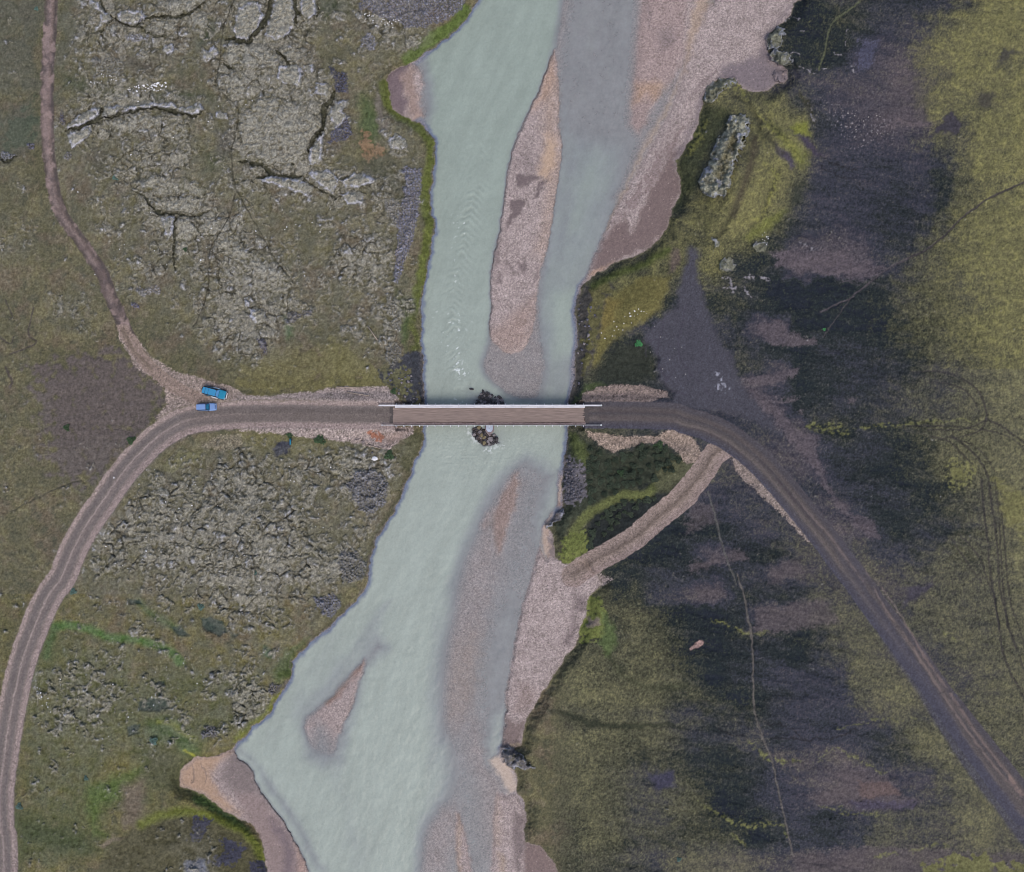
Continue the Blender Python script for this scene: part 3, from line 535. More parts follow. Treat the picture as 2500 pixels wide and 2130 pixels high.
for k, (t, hh, lab, pale) in enumerate(CRAGS):
    s, dd = sdf(P(t), 14, 1.3)
    dd = dd + 3 * n24[s] + 2.0 * n9[s]
    m = sm(2.0, -2.0, dd)
    Z[s] = Z[s] * (1 - m) + m * np.maximum(Z[s], 0.1) + m * hh * (0.5 + 0.4 * sm(0, -18, dd) + .5 * n24[s]) + m * 0.6 * (n24[s] + 0.5 * lump[s])
    cc = lin(132, 133, 120) * pale + lin(80, 82, 66) * (1 - pale) if pale > .3 else lin(88, 87, 92)
    lay((s, m * (0.55 + 0.45 * lump[s])), np.broadcast_to(cc, m.shape + (3,)) * (1 + .25 * n9[s] + .2 * n24[s])[..., None], 0, 0.97, 0.5)
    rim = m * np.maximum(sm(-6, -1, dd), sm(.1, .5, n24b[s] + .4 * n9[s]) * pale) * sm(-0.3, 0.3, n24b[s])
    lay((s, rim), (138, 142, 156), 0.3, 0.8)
    CLS[s] = np.where((dd < 0.5), 60 + k, CLS[s])
s, m = poly("C 330,790 370,800 330,960 260,1080 230,1040 290,900", 6); lay((s, m), (96, 92, 66), 0.3, 0.8)
Z[s] -= 0.5 * m
# pale ledges and stony streaks on the black slope
for t, hw in (("C 740,390 770,415 840,437", 2), ("C 870,420 900,415", 2), ("C 1035,390 1060,430", 3.5), ("C 1015,230 1005,270", 1.5), ("C 1020,170 1022,210", 1.5), ("C 950,315 985,330", 2), ("C 680,310 750,330", 2.5), ("C 740,185 765,185", 1.2), ("C 650,130 690,90", 2.5), ("C 700,100 740,120", 2.5), ("C 740,1450 780,1465 870,1480", 2), ("C 780,600 820,680 830,760", 1.5), ("C 270,1640 330,1680 340,1740", 4), ("C 400,1650 460,1660", 5), ("C 500,1640 560,1680", 5), ("F 270,10 350,10 340,50", 4), ("F 400,0 450,60", 4)):
    s, m, _, _ = line(t, hw, 2, 1.2, True)
    m = m * sm(-0.5, 0.2, n9[s])
    lay((s, m), (128, 126, 132), 0.25, 0.85); Z[s] += 0.35 * m
for t in ("C 860,590 1000,680 1250,720 1300,800 1120,920 1000,860 950,760", "C 960,660 1060,660 1060,800 980,780"):
    s, m = poly(t, 30); lay((s, m * sm(0.45, 0.7, n5[s] + 0.3 * n9[s])), (112, 108, 112), 0.1)
# footpaths (thin worn lines)
PATHS = [("A 1400,-20 1330,170 1310,330 1295,490 1330,560 1410,640 1412,750 1380,900 1395,1090 1450,1210 1530,1350 1650,1560 1760,1690", 1.3, (52, 52, 44)), ("A 1400,1150 1370,1270 1300,1400 1250,1500 1240,1755 D 1240,0 1200,150 1150,240", 1.5, (58, 56, 46)), ("A 1415,1330 1390,1390", 1.3, (56, 54, 46)), ("I 365,-20 405,110 430,250 450,350 460,600 465,750 480,850 520,960 570,1090 600,1220 640,1400 670,1540 700,1660", 2.2, (92, 88, 84)),
         ("F 190,1220 230,1350 265,1500 310,1640 360,1770", 2.2, (84, 84, 82)), ("C 2200,1050 2072,1085 1950,1140 1820,1210 1700,1300 1600,1400 1500,1480 1380,1540", 2.3, (62, 58, 62)), ("C 1380,1540 1260,1600 1150,1690 1060,1755 F 1040,70 860,150", 2.4, (75, 71, 75)), ("F 1040,70 960,180 880,300", 1.5, (66, 64, 66)), ("C 1100,10 960,110 920,160 900,230 880,330 850,420", 2.4, (82, 86, 66)),
         ("D 60,1340 200,1270 340,1200 480,1150", 1.8, (66, 64, 52)), ("G 1440,210 1480,160 1540,100", 1.2, (70, 68, 56)), ("D 610,1690 700,1590 740,1520", 1.2, (60, 60, 48)), ("D 30,80 70,170 60,200", 1.5, (64, 60, 60)), ("D 200,120 170,280 215,330 150,370 60,400", 1.8, (68, 62, 62)), ("D 0,300 60,340 80,300", 1.6, (66, 60, 62)), ("D 30,480 70,560 60,600", 3, (72, 66, 64))]
for t, hw, c in PATHS:
    s, m, _, _ = line(t, hw, 1.2, 0.35); Z[s] -= 0.12 * m; lay((s, m), c, 0.15, 0.85)
TYRES = ["F 1400,510 1560,505 1680,540 1780,600 1830,680 1850,780 1800,860 1650,905", "F 1500,570 1620,575 1720,620 1780,690 1805,800 1790,840", "F 1480,880 1620,920 1740,1030 1800,1090", "F 1600,890 1760,940 1850,1020 1900,1100", "F 1640,890 1740,960 1820,1050 1860,1150 1880,1300 1910,1500 1925,1755 I 1960,200 2000,350 2100,620",
         "F 1820,1150 1830,1300 1855,1500 1880,1755 I 1910,200 1950,450 2040,660 2120,800", "F 1935,1330 1955,1500 1975,1755 I 2000,180 2090,440", "F 1850,790 1950,840 2072,930 2200,1040", "F 1820,850 1960,885 2072,965 2200,1080", "F 1350,830 1600,830 1800,850", "F 1500,850 1700,850 1850,800", "F 1700,1480 1800,1600 1860,1755 I 1890,100 1930,300", "F 1640,1500 1740,1650 1820,1755", "F 1900,1150 1925,1400 1945,1755 I 1975,300"]
for i, t in enumerate(TYRES):
    s, m, _, _ = line(t, 2.7 if i in (0, 4, 5, 7) else 1.9, 2.0, 0.35, i < 4)
    m = m * sm(-0.9, -0.1, n24[s]); Z[s] -= 0.1 * m; lay((s, m), (50, 48, 53), 0.15, 0.75)
# ------------------------------------------------------------------ riverbed and bars
GRAV, GRAVD, SANDB, OCHRE, BEIGE = (147, 136, 134), (114, 105, 106), (117, 104, 104), (154, 134, 118), (178, 158, 142)
inch = sm(2.5, -1.5, DCH)
spk = wn * 0.13 + 0.10 * n5
bed = lin(*GRAV) * np.clip(1 + 0.14 * n24 + 0.11 * n9 + 1.3 * spk + 0.09 * n70, 0.3, 2)[..., None]
lay((full, inch), bed, 0, 1, 1.0)
def bedlay(t, c, soft=10, op=1.0, var=0.08, grain=None, warp=1.0, nzp=None):
    s, m = poly(t, soft, warp) if nzp is None else patchy(poly(t, soft, warp), nzp, -0.2, 0.3)
    cc = lin(*c) * np.clip(1 + 0.5 * spk[s] + var * n24[s], .3, 2)[..., None]
    lay((s, m * inch[s]), cc, 0, op, grain)
# long bar: ochre sand on its sheltered side, damp hollows
bedlay("B 1290,420 1310,600 1300,740 1320,850 1322,960 1305,1060 1285,1180 1265,1300 1240,1430 1220,1520 1180,1500 1230,1300 1250,1100 1190,1040 1240,850 1220,700 1240,560", OCHRE, 24, 0.5)
bedlay("B 1245,800 1300,850 1300,950 1250,1060 1200,1040 1215,950", (168, 146, 126), 12, 0.8, 0.03, 0.3)
bedlay("B 1270,310 1230,450 1190,580 1150,660 1230,600 1300,450", (150, 126, 108), 16, 0.7)
for t in ("B 1060,1040 1100,1030 1140,1045 1200,1050 1190,1070 1130,1090 1090,1130 1060,1110", "B 1250,1055 1230,1090 1200,1130 1190,1180 1160,1190 1180,1130 1200,1090", "B 1030,1180 1110,1190 1090,1270 1050,1300 1015,1360 1005,1340 1025,1270"):
    bedlay(t, (104, 94, 95), 4, 0.95, 0.05, 0.3)
bedlay("B 1040,940 1130,900 1200,950 1180,1040 1100,1030", GRAVD, 20, 0.45)
for t in ("B 945,1490 970,1500 960,1560 930,1620", "B 950,1620 975,1640 970,1700 940,1690", "B 1000,1530 1060,1620 1050,1630 990,1560", "B 1190,1570 1200,1580 1170,1700 1160,1700", "B 1060,1560 1110,1560 1130,1650 1090,1620"):
    bedlay(t, (108, 98, 99), 5, 0.8, 0.05, 0.5)
bedlay("E 900,280 980,390 1080,385 1130,330 1180,50 1000,200", (138, 118, 108), 20, 0.5)
# right gravel plain
bedlay("C 480,-900 230,-60 190,60 150,130 110,240 85,330 50,430 0,530 B 1990,620 1900,780 1850,860 1780,1000 1720,1130 1660,1230 1600,1370 1580,1360 1640,1230 1700,1110 1800,900 1900,720 1990,560 2060,420 C 60,290 90,120 140,-60 380,-900", (160, 142, 124), 9, 0.7, 0.06, 0.5)
bedlay("B 1830,-60 1770,200 1750,600 1745,740 1790,800 1900,570 1900,480 1980,480 2060,300 2072,-60", (141, 123, 120), 12, 0.5)
bedlay("B 1830,0 1870,60 1860,180 1840,120", GRAVD, 8, 0.6); bedlay("B 1890,180 2000,160 2010,250 1920,300", GRAVD, 18, 0.6)
bedlay("B 1770,500 1920,480 1960,520 1880,600 1840,560 1750,640", (158, 132, 108), 16, 0.6)
bedlay("B 2072,860 2010,950 2045,1100 2005,1250 1955,1370 1860,1470 1700,1535 1560,1615 1515,1600 1560,1470 1640,1350 1720,1290 1740,1390 1790,1300 1850,1150 1990,900", (108, 95, 94), 9, 0.95, 0.05, 0.25)
bedlay("B 1640,1330 1760,1160 1880,950 1990,800 2060,760 1960,960 1850,1130 1760,1250", (116, 103, 103), 10, 0.7, 0.05, 0.6, nzp=n24)
bedlay("B 1505,1615 1560,1600 1640,1560 1590,1600 1540,1640 1490,1660", (150, 128, 114), 4, 0.9)
bedlay("C 690,20 600,130 530,230 480,340 380,370 280,390 250,480 140,570 130,640 60,830 0,900 0,1010 170,620 350,500 500,560 700,470 690,390 580,370 560,200 720,0", (110, 102, 107), 12, 0.9, 0.05, 0.25)
bedlay("C 100,560 200,470 250,400 200,440 60,600", (116, 104, 106), 8, 0.7)
# bay
bedlay("B 440,375 350,405 280,470 300,560 320,650 400,705 410,600 380,480", (106, 94, 98), 8, 0.95, 0.05, 0.2)
bedlay("B 440,390 370,470 410,570 420,680 490,730 500,680 460,520", (136, 118, 110), 10, 0.8, 0.1, 0.5)
# strips and bars south of the bridge
bedlay("E 1060,1100 985,1230 940,1330 870,1420 920,1440 950,1590 975,1580 1000,1440 1050,1300 1090,1170", (126, 108, 98), 8, 0.6)
bedlay("E 1330,1130 1345,1180 1325,1290 1260,1350 1215,1440 1205,1530 1230,1600 1285,1590 1250,1500 1250,1440 1290,1360 1310,1250", BEIGE, 7, 0.85, 0.03, 0.2)
bedlay("E 1300,1260 1335,1290 1290,1370 1285,1310", (140, 118, 108), 6, 0.9); bedlay("E 1255,1500 1285,1510 1290,1600 1260,1590", (112, 104, 104), 5, 0.9, 0.03, 0.2)
bedlay("H 890,1090 960,1175 1025,1290 1065,1260 1045,1150 960,1060 940,1040", (192, 176, 162), 7, 0.9, 0.03, 0.1)
bedlay("H 1000,820 985,930 980,1010 1060,1010 1110,900 1120,830 1060,880 1030,860", (112, 100, 98), 8, 0.9, 0.05, 0.3)
bedlay("H 1020,1000 1090,990 1095,1030 1060,1020", (150, 136, 116), 4, 0.9)
bedlay("H 1480,210 1400,200 1440,300 1380,400 1330,390 1390,280 1400,100 1480,110", (106, 96, 97), 9, 0.7)
bedlay("H 1090,620 1050,800 1120,800 1190,690", (122, 108, 104), 14, 0.6)
bedlay("H 1110,1570 1220,1600 1330,1755 1330,1850 1100,1850", (114, 100, 98), 8, 0.95, 0.05, 0.2)
bedlay("H 950,1290 930,1420 925,1600 960,1600 970,1400", (148, 133, 120), 12, 0.5); bedlay("H 950,1640 990,1660 1000,1760 970,1760", (160, 142, 124), 12, 0.6); bedlay("H 1050,1380 1100,1420 1110,1600 1060,1800 1040,1560", (108, 98, 98), 8, 0.8, 0.05, 0.4)
bedlay("H 705,1400 735,1480 730,1760 700,1760 700,1600", (154, 138, 124), 8, 0.6)
bedlay("H 640,600 700,400 830,300 900,500 800,800 640,850", (146, 128, 116), 40, 0.5)
bedlay("E 795,835 870,830 955,890 970,930 905,960 860,955 820,925 785,880", (54, 51, 50), 4, 0.95)
bedlay("E 800,705 825,655 865,610 905,615 930,655 965,645 1000,690 990,710", (50, 48, 48), 6, 0.95)
# island
bedlay("H 155,490 140,540 60,640 0,720 -60,760 -100,740 0,640", (132, 106, 92), 9, 0.7)
# sandy delta
bedlay("G 1380,1030 1310,1060 1160,1070 1080,1150 1065,1210 1085,1250 1200,1290 1330,1390 1430,1400 1300,1280 1250,1160 1330,1080", (158, 134, 114), 16, 0.9, 0.04, 0.2)
bedlay("G 1385,1020 1340,1100 1310,1200 1380,1270 1480,1300 1560,1290 1520,1180 1480,1110", (114, 105, 104), 18, 0.9, 0.03, 0.15)
bedlay("G 1400,1280 1560,1300 1640,1400 1720,1520 1780,1640 1800,1790 1600,1790 1570,1600 1470,1440", (126, 112, 110), 16, 0.8, 0.05, 0.2)
bedlay("G 1600,1430 1680,1490 1750,1620 1750,1790 1690,1790 1690,1600 1620,1500", (108, 98, 102), 14, 0.9, 0.03, 0.15)
bedlay("G 1740,1540 1800,1640 1850,1790 1770,1790 1770,1640", (146, 126, 118), 8, 0.8)
for t in ("G 1140,1120 1160,1180 1140,1220", "G 1200,1110 1230,1180 1220,1220", "G 1260,1180 1310,1220 1310,1270", "G 1380,1375 1430,1400", "G 1480,1420 1500,1440"):
    s, m, _, _ = line(t, 1.2, 1.5); lay((s, m * inch[s]), (104, 94, 92), 0.1, 0.7)
# damp dark waterline along every bar, and wet soil where the bank meets the water
wl = (full, inch * sm(-0.11, -0.02, -np.abs(D + 0.02)) * (D < 0.1))
lay(wl, (112, 101, 100), 0.1, 0.25)
lay((full, sm(7, 1.5, np.abs(DCH - 2)) * sm(0.05, 0.4, D + np.zeros_like(D)) * sm(-0.4, 0.3, n24)), (86, 80, 80), 0.25, 0.5)
# scattered cobbles on the bars
cob = sm(2.3, 2.7, wn) * (D < -0.05) * (DCH < 0); lay((full, cob), (176, 160, 154), 0.1, 0.7)
cob = sm(2.7, 3.0, -wn) * (D < 0.0) * (DCH < 0); lay((full, cob), (72, 64, 66), 0.1, 0.8)
CLS[(DCH < 1.0) & (CLS < 10)] = 1
CLS[(DCH < 1.0) & (CLS == 1) & (D < -0.02)] = 2

def blur(a, r):
    for ax in (0, 1):
        pad = [(0, 0), (0, 0)]; pad[ax] = (r + 1, r)
        c = np.cumsum(np.pad(a, pad, mode='edge').astype(np.float64), axis=ax); n = a.shape[ax]
        a = (np.take(c, np.arange(2 * r + 1, n + 2 * r + 1), ax) - np.take(c, np.arange(0, n), ax)) / (2 * r + 1)
    return a.astype(np.float32)
wland = (DCH > 3).astype(np.float32)
ZB = blur(blur(Z * wland, 14), 14) / np.maximum(blur(blur(wland, 14), 14), .02)
NB = sm(420, 120, np.hypot(np.clip(np.abs(X - 1195) - 240, 0, None), Y - 1014))          # near the bridge ends
# ------------------------------------------------------------------ gravel shoulders, lot, roads
PG = (133, 121, 117)
def gravel(t, c=PG, soft=6, op=1.0, grain=1.0, nz=True, cls=None):
    s, m = poly(t, soft, .4)
    if nz: m = sm(-0.1, 0.35, m - 0.5 + 0.12 * n9[s] + 0.3 * n24[s] + .1 * wn[s])
    m = m * sm(-1, 4, DCH[s])
    lay((s, m), lin(*c) * np.clip(1 + 1.3 * spk[s] + 0.12 * n9[s] + 0.1 * n24[s], .3, 2)[..., None], 0, op, grain)
gravel("E -60,600 290,590 340,640 380,690 420,720 -60,720 D 1700,690 1450,690 1300,700 1400,600 1440,640 1560,650 1900,620"); gravel("E -60,800 300,830 450,830 450,880 370,920 300,975 180,950 0,920 D 1900,910 1600,870 1400,860 1500,820")
gravel("D 1180,950 1300,880 1440,880 1440,960 1300,980", (112, 104, 84), 10, 0.8)
lay(patchy(poly("E 175,865 265,885 255,920 190,895", 7), n9, -0.4, 0.2), (134, 82, 58), 0.25)
lay(poly("E 260,880 420,850 380,920 300,930", 14), (122, 98, 88), 0.2, 0.6)
gravel("E 1460,640 1540,600 1650,580 1800,588 1960,620 1970,660 1800,700 1560,720 1430,700", (118, 103, 97))
gravel("E 1480,860 1600,875 1720,890 1900,890 1960,850 2072,860 F 60,860 110,910 150,980 200,1020 140,1040 70,1060 30,1030 E 2040,1010 1980,960 1850,930 1700,965 1640,990 1560,950 1490,890", (132, 114, 100))
gravel("E 1500,1620 1440,1650 1360,1725 1320,1760 H 1300,30 1330,160 1440,140 1500,110 1570,50 1640,10 E 1560,1700 1600,1640", (128, 117, 114), 10)
gravel("F 310,985 400,1050 500,1140 600,1260 700,1370 800,1490 850,1560 760,1500 640,1370 530,1270 440,1190 360,1110 330,1050", (124, 111, 104))
LOT = "O 1415,505 1396,500 1378,560 1368,615 1330,652 1303,682 1328,720 1333,770 1362,792 1365,820 1500,840 1580,880 1560,848 1500,778 1480,720 1450,680 1428,620 1410,545"
s, m = poly(LOT, 10); zl = (ZB[s] + .05) * (1 - NB[s]) + 3.2 * NB[s]
lay((s, m), lin(67, 67, 75) * np.clip(1 + 0.9 * spk[s] + 0.10 * n70[s] + .05 * n24[s], .3, 2)[..., None], 0, 1, 0.7)
Z[s] = Z[s] * (1 - m) + zl * m
CLS[s] = np.where(m > .5, 5, CLS[s])
lay(poly("C -20,1480 30,1500 10,1600 -40,1620", 8), (92, 78, 78), 0.1, 0.7)
for t, hw in (("F 225,510 260,540 290,580 318,605", 3.5), ("F 235,575 270,610 300,640", 4)):
    s, m, _, _ = line(t, hw, 2, 1.3, True); m = m * sm(-0.3, 0.3, n9[s]); lay((s, m), (142, 144, 156), 0.25, 0.8)
for t in ("E 1900,320 1840,330 1830,420", "E 1950,180 1900,420 1960,560", "E 2000,500 1950,600 2072,640", "F 60,120 20,400 200,640"):
    s, m, _, _ = line(t, 1.5, 2.5); lay((s, m), (60, 56, 68), 0.1, 0.5)

def road(txt, hw, prof, zr, soft=2.0, cls=3, warp=0.4, var=0.05, emb=14, fade=None, rough=0.0):
    rough *= .4; warp *= .4
    s, m, off, arc = line(txt, hw, soft, warp)
    m = sm(-0.2, 0.2, m - 0.5 + rough * n9[s] + rough * .5 * n24[s])
    o = off / hw + 0.012 * n24[s]
    xs = [q[0] for q in prof]; cols = np.array([lin(*q[1]) for q in prof])
    c = np.stack([np.interp(o, xs, cols[:, i]) for i in range(3)], -1).astype(np.float32)
    gr = np.interp(o, xs, [q[2] for q in prof]).astype(np.float32)
    stk = perlin(off / 1.7, arc / 60, 201)
    c = c * np.clip(1 + spk[s] * (0.3 + gr) + var * n24[s] + 0.07 * stk, .3, 2)[..., None]
    f = 1 if fade is None else fade(s)
    lay((s, m * f), c, 0, 1, None); GR[s] = GR[s] * (1 - m * f) + gr * m * f
    s2, m2, off2, _ = line(txt, hw, emb, 0.1)
    zt = zr(s2) if callable(zr) else zr
    mm = sm(hw + emb, hw - 1, np.abs(off2)) * sm(0, 10, DCH[s2])
    rut = 0.06 * np.cos(np.clip(off2 / hw, -1, 1) * math.pi * 2)
    Z[s2] = Z[s2] * (1 - mm) + (zt + rut) * mm
    CLS[s] = np.where((m * f > 0.5) & (CLS[s] != 1) & (CLS[s] != 2), cls, CLS[s])
# side track to the river, east
road("E 1400,1720 1500,1650 1620,1585 1760,1500 1900,1380 2072,1240 F 20,1270 100,1180 170,1090 220,1010 270,965 320,925", 29, [(-1, (130, 117, 112), 1), (-.4, (122, 110, 104), .9), (0, (98, 88, 82), .8), (.25, (124, 112, 106), .9), (1, (132, 118, 114), 1)], lambda s: ZB[s] + .1, 4, 4, 0.9, 0.12, rough=.35)
# dirt track, north west
TR = "A 318,-300 308,-60 300,150 290,300 285,420 280,560 280,700 285,820 290,920 300,1010 315,1100 330,1180 370,1280 430,1370 490,1450 550,1540 610,1630 655,1755 D 690,130 740,240 790,340 850,430 930,510 1030,590 1120,640 1200,680"
road(TR, 16, [(-1, (84, 76, 72), .5), (-.7, (76, 70, 68), .4), (-.3, (104, 92, 88), .5), (.1, (122, 109, 106), .6), (.4, (108, 97, 95), .5), (.8, (80, 74, 70), .4), (1, (84, 78, 70), .4)], lambda s: ZB[s] + .05, 3, 4, 0.8, 0.15, rough=.4)
s, m, _, _ = line(TR, 15, 3, .8); lay((s, m * sm(-.15, .4, n70b[s] + .6 * n24[s])), (74, 68, 69), .25, .75); lay((s, m * sm(.0, .4, n24b[s] - .4 * n70[s])), (138, 122, 118), .2, .8)
s, m, _, _ = line("A 285,250 285,350", 13, 6); lay((s, m * sm(-.4, .3, n24[s])), (132, 117, 114), .15, .8)
s, m, _, _ = line("A 275,480 275,700 285,860", 12, 5); lay((s, m * sm(-.5, .3, n24[s])), (126, 111, 108), .15, .7)
s, m, _, _ = line("A 330,1120 370,1280 470,1430 550,1540 640,1755 D 720,160", 11, 5); lay((s, m * sm(-.2, .5, n24b[s])), (80, 72, 70), .2, .8)
gravel("D 690,230 760,230 830,320 900,420 960,450 1050,510 1120,520 1240,560 1380,590 1460,650 1320,700 1100,745 960,845 880,880 930,780 990,690 970,600 880,530 800,470 740,370", (128, 114, 106), 7)
s, m, _, _ = line("D 735,260 790,370 850,440 900,490", 4, 4); lay((s, m), (98, 88, 78), .2, .8)
s, m, _, _ = line("D 860,380 910,430", 3, 4); lay((s, m), (92, 84, 70), .2, .7)
# main gravel road, west arm
MW = "G 18,3500 25,1755 5,1500 0,1300 18,1130 42,960 68,800 100,640 140,480 190,340 250,190 310,80 370,0 D 440,1560 530,1400 620,1270 710,1140 800,1030 890,940 990,860 1110,800 1260,775 1450,762 1700,758 2072,764 E 120,764 310,764"
near = lambda s: (ZB[s] + .25) * (1 - NB[s]) + 3.28 * NB[s]
GP = (140, 128, 124)
road(MW, 34, [(-1, GP, 1), (-.75, (137, 124, 120), 1), (-.62, (111, 103, 101), .5), (-.38, (101, 95, 94), .4), (-.14, (112, 104, 101), .5), (-.03, (140, 129, 125), .8), (.06, (112, 103, 101), .5), (.35, (102, 96, 95), .4), (.52, (116, 107, 104), .5), (.7, (139, 126, 122), 1), (1, (135, 122, 120), 1)], near, 3, 3, 0.5, 0.05, 26, rough=.3)
s, m, off, arc = line("D 1110,800 1260,775 1450,762 1700,758 2072,764 E 120,764 330,764", 17, 4, .4)
lay((s, m * sm(300, 700, X[s])), lin(98, 91, 88) * np.clip(1 + .6 * spk[s] + .08 * perlin(off / 2.0, arc / 70, 7) + .1 * n24[s], .3, 2)[..., None], 0, .9)
for o_, c_ in ((-1.02, (104, 98, 80)), (1.03, (96, 90, 90))):
    pts = smooth_line(P(MW)); tng = np.gradient(pts, axis=0); nrm = np.stack([-tng[:, 1], tng[:, 0]], -1) / (np.hypot(*tng.T)[:, None] + 1e-6)
    s, m, _, _ = line((pts + nrm * 34 * o_)[::4], 1.6, 2, .8); lay((s, m * sm(900, 700, X[s])), c_, .2, .5)
# main road, east arm
ME = "E 1490,764 1650,764 1800,766 2000,775 F 60,800 170,830 300,890 420,975 530,1075 650,1210 765,1350 880,1490 990,1640 1080,1755 I 1160,140 1280,300 1400,460 1530,640 1640,800 1750,960 1860,1110 1960,1250 2072,1400 N 2900,2480 9000,10500"
road(ME, 33, [(-1, (74, 71, 76), .6), (-.7, (70, 68, 73), .5), (-.5, (79, 74, 75), .4), (-.3, (88, 82, 81), .4), (-.15, (73, 70, 73), .4), (.1, (81, 76, 76), .4), (.3, (92, 86, 84), .4), (.5, (74, 71, 75), .5), (1, (69, 69, 80), .7)], near, 3, 3, 0.4, 0.05, 20, rough=.25)
s, m, off, arc = line("I 1000,-200 1090,80 1180,210 1290,380 1400,540 1500,690 1600,860 1720,1050 1850,1230 1960,1370 2072,1520 N 2640,2200", 22, 6, .4)
lay((s, m * sm(1930, 2300, X[s])), lin(67, 67, 78) * np.clip(1 + .6 * spk[s] + .06 * n24[s], .3, 2)[..., None], 0, .85, .6)
for t, c_, hw in (("I 1120,-60 1250,190 1420,430 1560,650 1680,830 1800,1000 1920,1150 2072,1320", (112, 101, 97), 2.6), ("I 1180,0 1330,210 1480,470 1640,700 1760,880 1880,1050 1990,1180 2072,1290", (110, 98, 94), 3.0), ("F 700,1240 820,1380 930,1500 1060,1680 1120,1755", (108, 98, 96), 1.8), ("F 480,1010 620,1170 740,1310 880,1480", (64, 58, 62), 2.2), ("F 0,770 200,810 380,910 520,1030 640,1160", (70, 64, 66), 2.0), ("F 0,830 160,860 300,930 440,1040", (68, 62, 66), 2.0), ("I 1980,1170 2020,1240 2072,1300", (124, 108, 102), 5)):
    s, m, off, arc = line(t, hw, 2.5, .4, True); lay((s, m * sm(-.6, .1, n24[s] + .3 * perlin(off / 2, arc / 25, 5))), c_, .1, .75)
for t in ("E 1560,740 1800,744 2000,752", "E 1560,780 1800,786 2000,800"):
    s, m, off, arc = line(t, 4, 4, .4); lay((s, m), (72, 66, 68), .1, .6)
# keep the ground clear below the bridge deck
bx = sm(962, 967, X) * sm(1428, 1423, X) * sm(974, 984, Y) * sm(1056, 1046, Y)
Z = np.where(bx > 0, np.minimum(Z, Z * (1 - bx) + bx * np.minimum(Z, 1.7)), Z)
Z = Z.astype(np.float32)
# vegetation is greyer than the traced swatches and speckled leaf by leaf
veg = ((DCH > 1) * ((CLS == 0) | (CLS >= 10)))[..., None].astype(np.float32)
lum = (C * np.array((.3, .6, .1), np.float32)).sum(-1, keepdims=True)
warm = np.clip((C[..., :1] - C[..., 2:]) / (lum + 1e-3) * 2, 0, 1)
warm = warm * (1 - np.clip((C[..., 1:2] - C[..., :1]) / (lum + 1e-3) * 5, 0, .5))
C = C + veg * warm * (lum - C) * np.where(X < 1350, np.where((Y > 1450) & (X < 760), .08, 0.28), np.where(Y > 900, 0.3, 0.16))[..., None]
C = C * (1 + veg[..., 0] * np.clip(0.16 * n5 + 0.13 * wn + 0.12 * n9, -.5, .8))[..., None] * (1 + 0.08 * veg * sm(1500, 1300, X)[..., None])
far = np.maximum(np.maximum(-400 - X, X - 2900), np.maximum(-400 - Y, Y - 2530)).clip(0, 1e9)
Z = Z + 6 * (1 - np.exp(-far / 2500)) * (DCH > 60)

# ------------------------------------------------------------------ to meshes: one continuous survey grid split by what it is
KX = MPP * (H - Z) / H
VX = ((X - 1250) * KX).ravel(); VY = ((1065 - Y) * KX).ravel(); VZ = Z.ravel()
idx = np.arange(NY * NX, dtype=np.int64).reshape(NY, NX)
QUAD = np.stack([idx[1:, :-1], idx[1:, 1:], idx[:-1, 1:], idx[:-1, :-1]], -1).reshape(-1, 4)
QC = CLS[:-1, :-1].ravel()
def grid_mesh(name, quads, z=None, attrs=None):
    used = np.zeros(NY * NX, bool); used[quads.ravel()] = True
    ids = np.nonzero(used)[0]; remap = np.cumsum(used) - 1
    q = remap[quads].astype(np.int32)
    if z is None: vx, vy, vz = VX[ids], VY[ids], VZ[ids]
    else:
        vz = z.ravel()[ids]; k = MPP * (H - vz) / H
        vx = (X.ravel()[ids] - 1250) * k; vy = (1065 - Y.ravel()[ids]) * k
    c0 = np.array([vx.mean(), vy.mean(), 0.0]) if len(ids) < 60000 else np.zeros(3)
    me = bpy.data.meshes.new(name)
    me.vertices.add(len(ids)); me.loops.add(q.size); me.polygons.add(len(q))
    me.vertices.foreach_set('co', (np.stack([vx, vy, vz], -1) - c0).astype(np.float32).ravel())
    me.loops.foreach_set('vertex_index', q.ravel())
    me.polygons.foreach_set('loop_start', np.arange(0, q.size, 4, dtype=np.int32))
    me.update(calc_edges=True)
    me.shade_smooth()
    if attrs is None: attrs = {'cover': C.reshape(-1, 3), 'grain': GR.ravel()}
    for k, v in attrs.items():
        v = v[ids]
        if v.ndim == 2:
            a = me.attributes.new(k, 'FLOAT_COLOR', 'POINT')
            a.data.foreach_set('color', np.concatenate([v, np.ones((len(v), 1))], 1).astype(np.float32).ravel())
        else:
            a = me.attributes.new(k, 'FLOAT', 'POINT'); a.data.foreach_set('value', v.astype(np.float32))
    o = bpy.data.objects.new(name, me); o.location = c0
    COL.objects.link(o)
    return o
